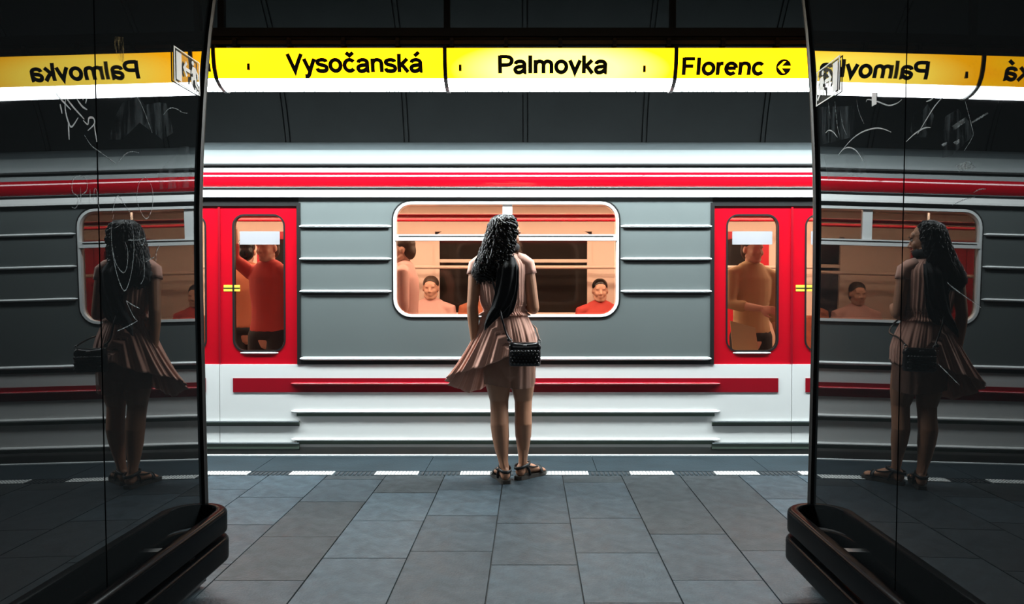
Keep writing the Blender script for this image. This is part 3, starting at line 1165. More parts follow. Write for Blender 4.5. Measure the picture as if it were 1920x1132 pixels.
# gutter line, cantrail, red band, dark groove, white rail
MB().box(TX0, TX1, YT - 0.012, YT + 0.05, tz(310.5), tz(307)).build('gutter', 'car_black', train)
MB().extrude_x([(YT, tz(323)), (YT + 0.012, tz(310.5)), (YT + 0.06, tz(310.5)), (YT + 0.06, tz(323))], TX0, TX1).build('cantrail', 'car_roof', train)
zr0, zr1 = tz(350), tz(322.5)
pr = []
for i in range(13):
    q = i / 12
    an = math.radians(-38 + 92 * q)
    pr.append((YT - 0.020 * (math.sin(PI * q) ** 0.8) + 0.002, zr0 + (zr1 - zr0) * q))
MB().extrude_x(pr + [(YT + 0.06, zr1), (YT + 0.06, zr0)], TX0, TX1).build('red_band', 'car_red', train, True)
MB().box(TX0, TX1, YT + 0.0, YT + 0.06, tz(356.5), tz(350)).build('groove', 'car_black', train)
MB().box(TX0, TX1, YT - 0.006, YT + 0.02, tz(352.2), tz(350.6)).build('groove_bead', 'alu', train)
MB().extrude_x([(YT - 0.03, tz(370)), (YT - 0.026, tz(366)), (YT - 0.004, tz(356.5)), (YT + 0.06, tz(356.5)), (YT + 0.06, tz(370))], TX0, TX1).build(
    'white_rail', 'car_white', train)

zt_, zb_ = tz(370), tz(683)
win_l, win_r = tx(738), tx(1160)
wz0, wz1 = tz(594), tz(378)
ribs_side = (424, 485, 546)


def rib(mb, x0, x1, z, h=0.022, d=0.022, y=YT):
    pr_ = []
    for i in range(9):
        an = math.radians(-90 + 180 * i / 8)
        pr_.append((y - d * math.cos(an), z + h / 2 * math.sin(an)))
    n = len(pr_)
    rings = []
    for x, k in ((x0, 0.15), (x0 + 0.03, 1), (x1 - 0.03, 1), (x1, 0.15)):
        rings.append([(x, y + (yy - y) * k, z + (zz - z) * max(k, .4)) for yy, zz in pr_])
    return mb.loft(rings, True, True)


for k in (-1, 0, 1):
    o_ = PER * k
    x0, x1 = XC - HG + o_, XC + HG + o_
    pan = MB().hole_panel(x0, x1, zb_, zt_, win_l + o_, win_r + o_, wz0, wz1, 0.13, YT, YT + 0.05).build('side_panel', 'car_grey', train)
    for y in ribs_side:
        for A, B in ((x0 + 0.0, win_l + o_ - 0.015), (win_r + o_ + 0.015, x1 - 0.0)):
            rib(MB(), A, B, tz(y)).build('rib', 'alu_white', pan, True)
            MB().box(A + .02, B - .02, YT - 0.004, YT, tz(y + 6.5), tz(y + 3)).build('rib_shade', 'car_black', pan)  # black strip painting the shade under the rib
    rib(MB(), x0, x1, tz(672), 0.026).build('rib', 'alu_white', pan, True)
    MB().box(x0, x1, YT - 0.004, YT, tz(683), tz(675.5)).build('rib_shade', 'car_black', pan)  # painted shade under the long rib
    # window: frame, panes, divider
    wn = MB().rring(win_l + o_, win_r + o_, wz0, wz1, 0.13, 0.019, YT - 0.010, YT + 0.05).build('window_frame', 'alu_white', train, True)
    MB().rring(win_l + o_ - 0.012, win_r + o_ + 0.012, wz0 - 0.014, wz1 + 0.014, 0.142, 0.014, YT - 0.005, YT + 0.01).build('gasket', 'car_black', wn, True)
    MB().rplate(win_l + o_ + 0.03, win_r + o_ - 0.03, wz0 + 0.03, wz1 - 0.03, 0.10, YT + 0.018, YT + 0.024).build('pane', 'pane', wn)
    MB().box(win_l + o_ + 0.01, win_r + o_ - 0.01, YT - 0.016, YT + 0.035, tz(451), tz(439.5)).build('divider', 'alu_white', wn)
    MB().box(win_l + o_ + 0.04, win_r + o_ - 0.04, YT - 0.019, YT - 0.012, tz(443.6), tz(442.2)).build('divider_groove', 'car_black', wn)
    MB().box(win_l + o_ + 0.80, win_l + o_ + 0.87, YT + 0.005, YT + 0.04, tz(440), wz1 - 0.02).build('vent_bar', 'alu_white', wn)

# red doors
for j in (-2, -1, 0, 1):
    dc = XC + PER * (j + 0.5)
    # surround and black header
    MB().box(dc - DW / 2, dc + DW / 2, YT + 0.0, YT + 0.06, tz(386), zt_).build('door_header', 'car_black', train)
    for sgn in (-1, 1):
        MB().box(dc + sgn * DW / 2 - 0.014, dc + sgn * DW / 2 + 0.014, YT - 0.006, YT + 0.06, zb_, tz(380)).build('door_seal', 'car_black', train)
        xa, xb_ = (dc - DW / 2 + 0.012, dc - 0.004) if sgn < 0 else (dc + 0.004, dc + DW / 2 - 0.012)
        c0 = (xa + xb_) / 2
        wl, wr = c0 - 0.19, c0 + 0.19
        dz0, dz1 = tz(659), tz(402)
        leaf = MB().hole_panel(xa, xb_, zb_, tz(386), wl, wr, dz0, dz1, 0.085, YT + 0.014, YT + 0.05).build('door_leaf', 'car_red', train)
        MB().rring(wl - 0.004, wr + 0.004, dz0 - 0.004, dz1 + 0.004, 0.088, 0.012, YT + 0.009, YT + 0.05).build('window_seal', 'car_black', leaf, True)
        MB().rplate(wl + 0.004, wr - 0.004, dz0 + 0.004, dz1 - 0.004, 0.08, YT + 0.03, YT + 0.036).build('pane', 'pane', leaf)
        MB().box(c0 - 0.145, c0 + 0.15, YT + 0.028, YT + 0.0295, tz(458), tz(433)).build('notice', 'notice', leaf)
        rib(MB(), wl + 0.05, wr - 0.05, tz(661.5), 0.014, 0.012, YT + 0.014).build('sill_bead', 'alu_white', leaf, True)
        if sgn > 0:
            MB().box(dc + 0.03, dc + 0.15, YT + 0.0115, YT + 0.0135, tz(546), tz(534)).build('sticker', 'sticker_yellow', leaf)
            MB().box(dc + 0.03, dc + 0.15, YT + 0.0105, YT + 0.0115, tz(541), tz(539)).build('sticker_line', 'car_black', leaf)
    MB().box(dc - 0.008, dc + 0.008, YT + 0.006, YT + 0.05, zb_, tz(386)).build('centre_seal', 'car_darkred', train)
    # steps below the door
    for ya, yb in ((789, 797), (829, 842)):
        st = MB().box(dc - DW / 2, dc + DW / 2, YT - 0.014, YT + 0.02, tz(yb), tz(ya)).build('door_step', 'car_green', train)
        MB().box(dc - DW / 2, dc + DW / 2, YT - 0.020, YT - 0.004, tz(ya + 1.6), tz(ya - 0.6)).build('step_edge', 'alu', st)
        MB().box(dc - DW / 2, dc + DW / 2, YT - 0.0145, YT + 0.0, tz(yb + 1), tz(yb - 1.5)).build('step_gap', 'car_black', st)

# lower body: white panels, dark red stripe, ribs, skirt
for k in (-2, -1, 0, 1):
    dc0, dc1 = XC + PER * (k + 0.5), XC + PER * (k + 1.5)
    if k == 1:
        dc1 = TX1
    o_ = PER * (k + 1)
    pan = MB().box(dc0 + 0.002, dc1 - 0.002, YT, YT + 0.05, tz(838), zb_).build('lower_panel', 'car_white', train)
    MB().box(dc0 + 0.10, dc1 - 0.10, YT - 0.005, YT, tz(735), tz(708.5)).build('red_stripe', 'car_darkred', pan)
    x0, x1 = XC - HG + o_, XC + HG + o_
    if x1 < TX1:
        rib(MB(), x0 - 0.06, x1 + 0.06, tz(718.5), 0.020, 0.024, YT - 0.004).build('rib', 'car_red', pan, True)
        for y in (771, 823.5):
            rib(MB(), x0 - 0.06, x1 + 0.06, tz(y), 0.024, 0.024).build('rib', 'car_white', pan, True)
            MB().box(x0 - 0.02, x1 + 0.02, YT - 0.004, YT, tz(y + 9), tz(y + 3)).build('rib_shade', 'car_green', pan)  # greenish strip painting the shade beneath the lower rib
pan = MB().box(TX0, XC - 1.5 * PER - 0.002, YT, YT + 0.05, tz(838), zb_).build('lower_panel', 'car_white', train)
MB().box(TX0, TX1, YT + 0.01, YT + 0.06, -0.75, tz(838)).build('skirt', 'under_grey', train)
MB().box(TX0, TX0 + 0.05, YT, 8.55, -0.7, z0).build('end_wall', 'car_grey', train)
MB().box(TX1 - 0.05, TX1, YT, 8.55, -0.7, z0).build('end_wall', 'car_grey', train)
# outer panel ends beyond the last doors
for A, B in ((TX0, XC - 1.5 * PER - DW / 2), (XC + 1.5 * PER + DW / 2, TX1)):
    MB().box(A, B, YT, YT + 0.05, zb_, zt_).build('side_panel', 'car_grey', train)
# far side wall (seen through the windows)
YF = 8.42
MB().box(TX0, TX1, YF, YF + 0.06, -0.7, 0.9).build('far_wall', 'int_peach', train)
MB().box(TX0, TX1, YF, YF + 0.06, 1.80, z0).build('far_wall', 'int_cream', train)
for k in (-1, 0, 1):
    o_ = PER * k
    MB().box(XC - HG + o_, win_l + o_, YF, YF + 0.06, 0.9, 1.80).build('far_wall', 'int_cream', train)
    MB().box(win_r + o_, XC + HG + o_, YF, YF + 0.06, 0.9, 1.80).build('far_wall', 'int_cream', train)
    fw = MB().rring(win_l + o_, win_r + o_, 0.9, 1.80, 0.1, 0.05, YF - 0.02, YF + 0.03).build('far_window', 'int_cream', train, True)
    MB().box(win_l + o_, win_r + o_, YF + 0.02, YF + 0.04, 0.9, 1.80).build('pane', 'dark_pane', fw)
    MB().box(win_l + o_ + 0.03, win_r + o_ - 0.03, YF - 0.012, YF + 0.02, 1.475, 1.51).build('divider', 'int_cream', fw)
    # bench on the far side
    bn = MB().cbox(XC - 1.32 + o_, XC + 1.32 + o_, YF - 0.46, YF - 0.02, 0.30, 0.405, 0.02).build('bench', 'int_seat', train)
    for q in range(6):
        xq = XC - 1.31 + o_ + q * 0.438
        MB().cbox(xq + .006, xq + .432, YF - 0.13, YF - 0.03, 0.47, 0.92, 0.02).build('seat_back', 'int_seat', bn)
    MB().box(XC - 1.30 + o_, XC + 1.30 + o_, YF - 0.40, YF - 0.05, -0.04, 0.30).build('bench_box', 'int_floor', bn)
    bn = MB().cbox(XC - 1.32 + o_, XC + 1.32 + o_, YT + 0.09, YT + 0.5, 0.36, 0.46, 0.02).build('bench', 'int_seat', train)
    MB().cbox(XC - 1.32 + o_, XC + 1.32 + o_, YT + 0.08, YT + 0.16, 0.46, 0.80, 0.02).build('seat_back', 'int_seat', bn)
for j in (-2, -1, 0, 1):
    dc = XC + PER * (j + 0.5)
    for sgn in (-1, 1):
        xa, xb_ = (dc - DW / 2, dc - 0.004) if sgn < 0 else (dc + 0.004, dc + DW / 2)
        c0 = (xa + xb_) / 2
        fl = MB().hole_panel(xa, xb_, 0.9, 1.80, c0 - 0.19, c0 + 0.19, 1.0, 1.72, 0.08, YF - 0.005, YF + 0.05).build('far_door_leaf', 'int_red', train)
        MB().box(c0 - 0.2, c0 + 0.2, YF + 0.03, YF + 0.045, 0.95, 1.75).build('pane', 'dark_pane', fl)
        MB().box(xa, xb_, YF - 0.006, YF, 0.0, 0.9).build('kick_panel', 'int_red', fl)
        # partition and pole beside the door
        xp = dc + sgn * (DW / 2 + 0.10)
        pp = MB().tube([(xp, YT + 0.55, 0), (xp, YT + 0.55, 2.02)], 0.017, n=10, round_caps=False).build('grab_pole', 'alu', train, True)
        MB().tube([(xp, YF - 0.55, 0), (xp, YF - 0.55, 2.02)], 0.017, n=10, round_caps=False).build('grab_pole', 'alu', train, True)
MB().box(TX0, TX1, YT + 0.06, YF, -0.12, -0.04).build('car_floor', 'int_floor', train)
MB().box(TX0, TX1, YT + 0.06, YF, 2.06, 2.09).build('car_ceiling', 'int_cream', train)
for y in (6.75, 7.55):
    MB().box(TX0 + 0.3, TX1 - 0.3, y - 0.06, y + 0.06, 2.03, 2.06).build('car_lamp', 'car_lamp', train)
for y, z in ((6.6, 1.80), (7.7, 1.86)):
    MB().tube([(TX0 + 0.5, y, z), (TX1 - 0.5, y, z)], 0.016, n=10, round_caps=False).build('handrail', 'int_red', train, True)
MB().tube([(TX0 + 0.5, YF - 0.2, 1.42), (TX1 - 0.5, YF - 0.2, 1.42)], 0.018, n=10, round_caps=False).build('handrail', 'int_cream', train, True)


# ================================================================== PEOPLE
def hand(mb, wrist, d, nrm, side, curl=0.35, s=1.0):
    """palm and five fingers; d = pointing direction, nrm = back-of-hand normal, side = +1 right / -1 left"""
    d = Vector(d).normalized()
    nrm = Vector(nrm)
    nrm = (nrm - d * nrm.dot(d)).normalized()
    w = d.cross(nrm).normalized() * side   # towards the thumb
    wr = Vector(wrist)
    mb.tube([wr - d * 0.02 * s, wr + d * 0.02 * s, wr + d * 0.055 * s, wr + d * 0.082 * s],
            [(0.021 * s, 0.017 * s), (0.027 * s, 0.0155 * s), (0.036 * s, 0.0135 * s), (0.036 * s, 0.0115 * s)], side=w, n=14)
    lens = (0.066, 0.074, 0.069, 0.054)
    for i in range(4):
        o = (1.5 - i) * 0.0185 * s
        base = wr + d * (0.082 - 0.003 * abs(i - 1)) * s + w * o
        pts = [base]
        ang = 0.0
        p = base
        for seg, fr in enumerate((0.45, 0.32, 0.23)):
            ang += curl * (0.9 if seg == 0 else 1.1)
            dr = d * math.cos(ang) - nrm * math.sin(ang) + w * (1.5 - i) * 0.035
            p = p + dr.normalized() * lens[i] * fr * s
            pts.append(p)
        mb.tube(pts, [0.0092 * s, 0.0086 * s, 0.008 * s, 0.0066 * s], n=10)
    b0 = wr + d * 0.022 * s + w * 0.024 * s
    b1 = b0 + (d * 0.7 + w * 0.62 - nrm * 0.25).normalized() * 0.036 * s
    b2_ = b1 + (d * 0.9 + w * 0.22 - nrm * 0.3).normalized() * 0.028 * s
    b3 = b2_ + (d * 0.97 - w * 0.02 - nrm * 0.35).normalized() * 0.021 * s
    mb.tube([b0, b1, b2_, b3], [0.0145 * s, 0.0115 * s, 0.0098 * s, 0.0078 * s], n=10)


def foot(mb, ankle, d, zsole, s=1.0):
    d = Vector((d[0], d[1], 0)).normalized()
    w = Vector((-d.y, d.x, 0))
    a0 = Vector((ankle[0], ankle[1], 0))
    Z = Vector((0, 0, 1))

    def pt(f, h):
        return a0 + d * f * s + Z * (zsole + h * s)
    mb.ell(pt(-0.022, 0.028), (0.030 * s, 0.034 * s, 0.030 * s), X=w, Y=d)
    mb.tube([pt(-0.02, 0.045), pt(0.03, 0.045), pt(0.08, 0.034), pt(0.125, 0.022), pt(0.155, 0.016)],
            [(0.030 * s, 0.036 * s), (0.032 * s, 0.036 * s), (0.037 * s, 0.028 * s), (0.043 * s, 0.019 * s), (0.040 * s, 0.014 * s)], side=w)
    return d, w, pt


def toes(mb, pt, w, s, flip):
    for i, (o, l, r) in enumerate(((0.030, 0.202, 0.0125), (0.011, 0.204, 0.0095), (-0.006, 0.197, 0.009), (-0.021, 0.188, 0.0085), (-0.034, 0.176, 0.008))):
        o *= flip
        mb.tube([pt(0.145, 0.014) + w * o * s, pt(l - 0.012, 0.012) + w * o * s, pt(l, 0.009) + w * o * s], [r * s, r * s * 1.02, r * s * 0.85], n=10)


def head(mb, c, f, up, s=1.0):
    f = Vector(f).normalized()
    up = Vector(up)
    up = (up - f * up.dot(f)).normalized()
    r = f.cross(up).normalized()

    def H(x, y, z):
        return Vector(c) + (r * x + f * y + up * z) * s

    def E(x, y, z, a, b, e):
        mb.ell(H(x, y, z), (a * s, b * s, e * s), X=r, Y=f, Z=up)
    E(0, -0.012, 0.030, 0.073, 0.090, 0.080)
    E(0, 0.022, -0.010, 0.064, 0.066, 0.080)
    E(0, 0.036, -0.050, 0.050, 0.050, 0.056)
    E(0, 0.064, -0.090, 0.022, 0.020, 0.018)
    E(0, 0.062, 0.036, 0.052, 0.026, 0.030)
    for k in (-1, 1):
        E(k * 0.034, 0.062, -0.026, 0.026, 0.024, 0.028)
        E(k * 0.030, 0.082, 0.022, 0.022, 0.010, 0.007)
        E(k * 0.011, 0.096, -0.030, 0.008, 0.011, 0.008)
        E(k * 0.075, -0.006, -0.008, 0.009, 0.019, 0.030)
        mb.tube([H(k * 0.052, 0.0, -0.055), H(k * 0.045, 0.035, -0.078), H(k * 0.016, 0.064, -0.092)], 0.018 * s, n=10)
    mb.tube([H(0, 0.084, 0.016), H(0, 0.096, -0.006), H(0, 0.110, -0.026)], [(0.008 * s), (0.0095 * s), (0.0105 * s)], n=10)
    E(0, 0.084, -0.052, 0.024, 0.013, 0.008)
    E(0, 0.082, -0.064, 0.020, 0.013, 0.009)
    return H, r, f, up


def limb(mb, pts, rads, side=None, n=16):
    mb.tube(pts, rads, side=side, n=n)


def lerp(a, b, t):
    return Vector(a) * (1 - t) + Vector(b) * t


# ---------------------------------------------------------------- the woman
DWM = 4.95


def W(px, py, dy=0.0):
    v = P(px, py, DWM)
    return Vector((v.x, DWM + dy, v.z))


def Wx(px):
    return W(px, 541).x


wom = thing('person', (Wx(958), DWM + 0.05, 0), 'woman in a short pink pleated dress with long dark curly hair, seen from behind', 'person')
mb = MB()
tor = [  # px centre, z, half width, half depth, dy
    (955, 0.73, 0.135, 0.100, 0.0), (955, 0.80, 0.160, 0.112, -0.005), (954, 0.87, 0.160, 0.112, -0.01), (952, 0.95, 0.140, 0.098, 0.0),
    (948, 1.02, 0.120, 0.085, 0.005), (945, 1.08, 0.114, 0.080, 0.005), (943, 1.16, 0.122, 0.086, 0.0), (942, 1.24, 0.134, 0.094, -0.005),
    (941, 1.31, 0.142, 0.094, -0.01), (941, 1.355, 0.135, 0.080, -0.012), (942, 1.39, 0.10, 0.062, -0.012), (943, 1.415, 0.06, 0.052, -0.008)]
mb.tube([(Wx(px), DWM + dy, z) for px, z, a1, b1, dy in tor], [(a1, b1) for px, z, a1, b1, dy in tor], side=(1, 0, 0), n=28)
for k in (-1, 1):   # chest and seat
    mb.ell((Wx(941) + k * 0.062, DWM + 0.075, 1.235), (0.056, 0.05, 0.056))
    mb.ell((Wx(955) + k * 0.072, DWM - 0.05, 0.815), (0.078, 0.078, 0.085))
mb.tube([(Wx(943), DWM - 0.012, 1.385), (Wx(945), DWM + 0.0, 1.43), (Wx(947), DWM + 0.012, 1.475)], [0.056, 0.05, 0.05])
HC = Vector((Wx(947), DWM + 0.012, 1.540))
HF = Vector((0.74, 0.66, -0.16))
Hh, hr, hf, hu = head(mb, HC, HF, (0.03, 0, 1), 1.0)
# arms
LS, LE, LWr = W(893, 500, -0.010), W(887, 574, -0.055), W(891, 640, -0.050)
mb.tube([W(908, 493, -0.005), LS, lerp(LS, LE, .35), lerp(LS, LE, .75), LE, lerp(LE, LWr, .3), lerp(LE, LWr, .75), LWr],
        [0.046, 0.046, 0.042, 0.037, 0.035, 0.036, 0.028, 0.022])
hand(mb, LWr, (W(888, 668, -0.02) - LWr), (-0.9, -0.25, 0), -1, 0.3, 0.92)
RS, RE, RW = W(988, 498, -0.005), W(1000, 578, -0.015), W(978, 566, 0.215)
mb.tube([W(973, 492, -0.005), RS, lerp(RS, RE, .35), lerp(RS, RE, .8), RE], [0.046, 0.046, 0.043, 0.039, 0.037])
mb.tube([RE, lerp(RE, RW, .3), lerp(RE, RW, .75), RW], [0.037, 0.037, 0.029, 0.023])
hand(mb, RW, (-0.55, 0.8, 0.15), (0.6, 0.4, 0.45), 1, 0.55, 0.92)
# legs
ZS = 0.022


def leg(hip, knee, calf, low, ank, sc):
    thigh1 = lerp(hip, knee, 0.28)
    thigh2 = lerp(hip, knee, 0.65)
    mb.tube([hip, thigh1, thigh2, lerp(hip, knee, 0.88), knee, lerp(knee, calf, 0.35), calf, lerp(calf, low, 0.5), low, lerp(low, ank, .6), ank],
            [(0.086 * sc, 0.095 * sc), (0.086 * sc, 0.093 * sc), (0.076 * sc, 0.080 * sc), (0.064 * sc, 0.066 * sc), (0.058 * sc, 0.060 * sc),
             (0.056 * sc, 0.059 * sc), (0.057 * sc, 0.062 * sc), (0.053 * sc, 0.055 * sc), (0.041 * sc, 0.044 * sc), (0.030 * sc, 0.035 * sc), (0.029 * sc, 0.035 * sc)],
            side=(1, 0, 0), n=20)
    # heel tendon
    mb.tube([low + Vector((0, -0.028, -0.02)), ank + Vector((0, -0.030, 0.01))], [0.013, 0.011], n=10)


LA = W(946, 881, -0.012)
LA.z = 0.085
leg(W(932, 676, 0.0), W(936, 752, 0.012), W(937, 795, -0.022), W(941, 843, -0.018), LA, 1.0)
dL = Vector((-0.26, 0.96, 0))
_, wL, ptL = foot(mb, LA, dL, ZS, 1.0)
toes(mb, ptL, wL, 1.0, -1)
RA = W(980, 876, 0.085)
RA.z = 0.085
leg(W(978, 678, 0.0), W(981, 752, 0.045), W(981, 795, 0.025), W(981, 840, 0.055), RA, 0.955)
dR = Vector((0.66, 0.75, 0))
_, wR, ptR = foot(mb, RA, dR, ZS, 1.0)
toes(mb, ptR, wR, 1.0, 1)
body = remesh(mb, 'body', 'skin', wom, 0.0045, 5)

for k in (-1, 1):
    e = MB().ell(Hh(k * 0.030, 0.0745, 0.006), (0.0135, 0.0115, 0.0095), X=hr, Y=hf, Z=hu, nu=12, nv=8).build('eye', 'eye_white', wom, 'all')
    MB().ell(Hh(k * 0.030, 0.0835, 0.006), (0.006, 0.004, 0.006), X=hr, Y=hf, Z=hu, nu=10, nv=6).build('iris', 'hair', e, 'all')
    MB().tube([Hh(k * 0.014, 0.094, 0.025), Hh(k * 0.03, 0.093, 0.030), Hh(k * 0.047, 0.081, 0.025)], [0.003, 0.004, 0.002], n=8).build('eyebrow', 'hair', wom, 'all')
    MB().tube([Hh(k * 0.018, 0.0845, 0.0115), Hh(k * 0.03, 0.0875, 0.0145), Hh(k * 0.043, 0.080, 0.0105)], [0.0018, 0.0024, 0.0016], n=8).build('eyelashes', 'hair', wom, 'all')
MB().tube([Hh(-0.022, 0.0885, -0.0545), Hh(-0.008, 0.0985, -0.0515), Hh(0, 0.0975, -0.053), Hh(0.008, 0.0985, -0.0515), Hh(0.022, 0.0885, -0.0545)],
          [0.002, 0.0045, 0.004, 0.0045, 0.002], n=8).build('lips', 'lip', wom, 'all')
MB().tube([Hh(-0.019, 0.087, -0.0595), Hh(0, 0.0965, -0.0625), Hh(0.019, 0.087, -0.0595)], [0.002, 0.0055, 0.002], n=8).build('lips', 'lip', wom, 'all')


# dress ----------------------------------------------------------
def ringf(px, z, a1, b1, dy, n, fn=None):
    out = []
    for i in range(n):
        an = 2 * PI * i / n
        k = fn(an, i) if fn else 0
        out.append(Vector((Wx(px) + (a1 + k) * math.cos(an), DWM + dy + (b1 + k) * math.sin(an), z)))
    return out


NR = 160


def pleat(amp, freq, ph=0.0):
    return lambda an, i: amp * (math.sin(freq * an + ph) + 0.5 * math.sin(freq * 1.7 * an + 1.3 + ph))


bod = [(945, 1.065, 0.124, 0.090, 0.0, 0.0015), (944.5, 1.085, 0.130, 0.097, -0.003, 0.003), (944, 1.12, 0.141, 0.110, -0.006, 0.004), (943, 1.18, 0.145, 0.116, -0.004, 0.0035),
       (942, 1.24, 0.150, 0.120, -0.002, 0.003), (941, 1.30, 0.157, 0.112, -0.012, 0.0025), (941, 1.345, 0.156, 0.098, -0.016, 0.002),
       (941, 1.375, 0.140, 0.083, -0.016, 0.0015), (942, 1.402, 0.108, 0.071, -0.014, 0.001), (942, 1.418, 0.082, 0.062, -0.012, 0.0005)]
rings = [ringf(px, z, a1, b1, dy, NR, pleat(am, 34, z * 3)) for px, z, a1, b1, dy, am in bod]
o = MB().loft(rings, True, False).build('dress_bodice', 'dress', wom, 'all')
sm = o.modifiers.new('s', 'SOLIDIFY')
sm.thickness = 0.002
for S_, Epos, s2 in ((LS, LE, -1), (RS, RE, 1)):
    c0 = W(915 if s2 < 0 else 968, 490, -0.008)
    pts = [c0, lerp(c0, S_, .6) + Vector((0, 0, 0.006)), S_ + Vector((s2 * .002, 0, 0.002)), lerp(S_, Epos, 0.12) + Vector((s2 * 0.002, 0, 0)), lerp(S_, Epos, 0.20) + Vector((s2 * 0.002, 0, 0))]
    mb = MB()
    mb.tube(pts, [0.058, 0.056, 0.0505, 0.0485, 0.049], n=40, round_caps=False)
    # ruffle the cuff
    for q in range(40):
        v = mb.v[4 * 40 + q]
        v += (v - pts[4]).normalized() * 0.003 * math.sin(q * PI / 2.5)
        v = mb.v[3 * 40 + q]
        v += (v - pts[3]).normalized() * 0.0015 * math.sin(q * PI / 2.5)
    mb.f = [f for f in mb.f if len(f) == 4]
    o = mb.build('dress_sleeve', 'dress', wom, 'all')
    sm = o.modifiers.new('s', 'SOLIDIFY')
    sm.thickness = 0.002
# gathered waist with two ruffles
rings = []
for z, e, am in ((1.098, 0.010, 0.004), (1.090, 0.002, 0.002), (1.078, 0.001, 0.0015), (1.066, 0.001, 0.0015), (1.056, 0.003, 0.003), (1.046, 0.016, 0.0075), (1.034, 0.023, 0.0095)):
    rings.append(ringf(945.5, z, 0.127 + e, 0.094 + e, 0.0, 240, pleat(am, 52, 0.4)))
o = MB().loft(rings, True, False).build('waist_ruffle', 'dress', wom, 'all')
sm = o.modifiers.new('s', 'SOLIDIFY')
sm.thickness = 0.002
# short lining
rings = []
for i in range(13):
    t_ = i / 12
    z = 1.06 + (0.605 - 1.06) * t_
    px = 945.5 + (955 - 945.5) * min(1, t_ * 1.6)
    sw = math.sin(PI / 2 * min(1, t_ * 1.7))
    a1 = 0.120 + 0.046 * sw - 0.012 * max(0, t_ - .4)
    b1 = 0.090 + 0.042 * sw
    rings.append(ringf(px, z, a1, b1, -0.005 - 0.004 * sw, NR, pleat(0.001 + 0.0015 * t_, 15, 0.8)))
    if i == 12:
        for q, v in enumerate(rings[-1]):
            v.z += 0.012 * math.sin(2 * PI * q / NR * 2 + 0.4)
o = MB().loft(rings, True, False).build('dress_lining', 'dress_sheer', wom, 'all')
# wind-blown outer skirt: hem control points (px, py, dy) anticlockwise from her right side
hem = [(1004, 668, 0.0), (999, 665, 0.08), (985, 676, 0.14), (955, 700, 0.17), (925, 722, 0.16), (900, 733, 0.13), (879, 738, 0.08), (855, 728, 0.03),
       (839, 714, -0.02), (846, 703, -0.075), (866, 694, -0.115), (893, 687, -0.14), (921, 679, -0.155), (951, 666, -0.16), (978, 672, -0.145), (996, 672, -0.08)]
hp = [W(*h) for h in hem]
nH = len(hp)


def cr(pts, u):
    m = len(pts)
    x = u * m
    i = int(math.floor(x)) % m
    t = x - math.floor(x)
    p0, p1, p2, p3 = pts[(i - 1) % m], pts[i], pts[(i + 1) % m], pts[(i + 2) % m]
    return 0.5 * ((2 * p1) + (p2 - p0) * t + (2 * p0 - 5 * p1 + 4 * p2 - p3) * t * t + (3 * p1 - p0 - 3 * p2 + p3) * t ** 3)


NU = 320
rows = 26
rings = []
cx0 = Wx(945.5)
for r_i in range(rows + 1):
    t_ = r_i / rows
    ring = []
    for i in range(NU):
        u = i / NU
        an = 2 * PI * u
        top = Vector((cx0 + 0.127 * math.cos(an), DWM + 0.095 * math.sin(an), 1.062))
        bot = cr(hp, u)
        p = lerp(top, bot, t_)
        te = t_ ** (1.0 + 0.75 * max(0.0, -math.cos(an)))
        p.x = top.x + (bot.x - top.x) * te
        p.y = top.y + (bot.y - top.y) * te
        # hip bulge so the cloth clears the body
        hipx, hipy = 0.173, 0.134
        hz = max(0.0, min(1.0, (1.062 - p.z) / 0.2))
        target = Vector((Wx(945.5 + 9 * hz) + (0.127 + (hipx - 0.127) * math.sin(hz * PI / 2)) * math.cos(an),
                         DWM - 0.006 * hz + (0.095 + (hipy - 0.095) * math.sin(hz * PI / 2)) * math.sin(an), p.z))
        rad_p = Vector((p.x - Wx(945.5 + 9 * hz), p.y - DWM, 0)).length
        rad_t = Vector((target.x - Wx(945.5 + 9 * hz), target.y - DWM, 0)).length
        if rad_p < rad_t:
            p.x, p.y = target.x, target.y
        flare = 0.35 + 0.65 * max(0, -math.cos(an - 0.3))
        am = (0.0025 + 0.0095 * t_ ** 0.8) * flare
        nrm = Vector((math.cos(an), math.sin(an) * 1.2, 0)).normalized()
        w_ = 0.55 * math.sin(30 * an + 1.8 * math.sin(3 * an) + 0.8 * t_) + 0.6 * math.sin(17 * an + 0.7 + 1.6 * t_) + 0.35 * math.sin(47 * an + 2.2 * math.sin(5 * an))
        p += nrm * am * (w_ + 0.6)
        p.z += 0.004 * t_ * math.sin(15 * an)
        # billow of the flap
        fl = max(0, -math.cos(an)) * math.sin(PI * min(1, t_ * 1.05))
        p += Vector((-0.018 * fl, -0.01 * fl, -0.004 * fl))
        ring.append(p)
    rings.append(ring)
o = MB().loft(rings, True, False).build('dress_skirt', 'dress', wom, 'all')
sm = o.modifiers.new('s', 'SOLIDIFY')
sm.thickness = 0.0018

# hair -----------------------------------------------------------
shell = [  # py, px left, px right, dy centre, half depth
    (402.5, 938, 954, 0.00, 0.020), (405, 930, 962, 0.0, 0.05), (411, 922, 969, 0.0, 0.080), (422, 917, 974, 0.0, 0.100), (438, 913, 975, -0.004, 0.108), (454, 908, 972, -0.016, 0.106),
    (470, 903, 969, -0.032, 0.096), (486, 897, 964, -0.060, 0.085), (502, 892, 956, -0.085, 0.066), (516, 892, 947, -0.100, 0.050), (526, 899, 938, -0.108, 0.034)]
face_an = math.atan2(HF.y, HF.x)


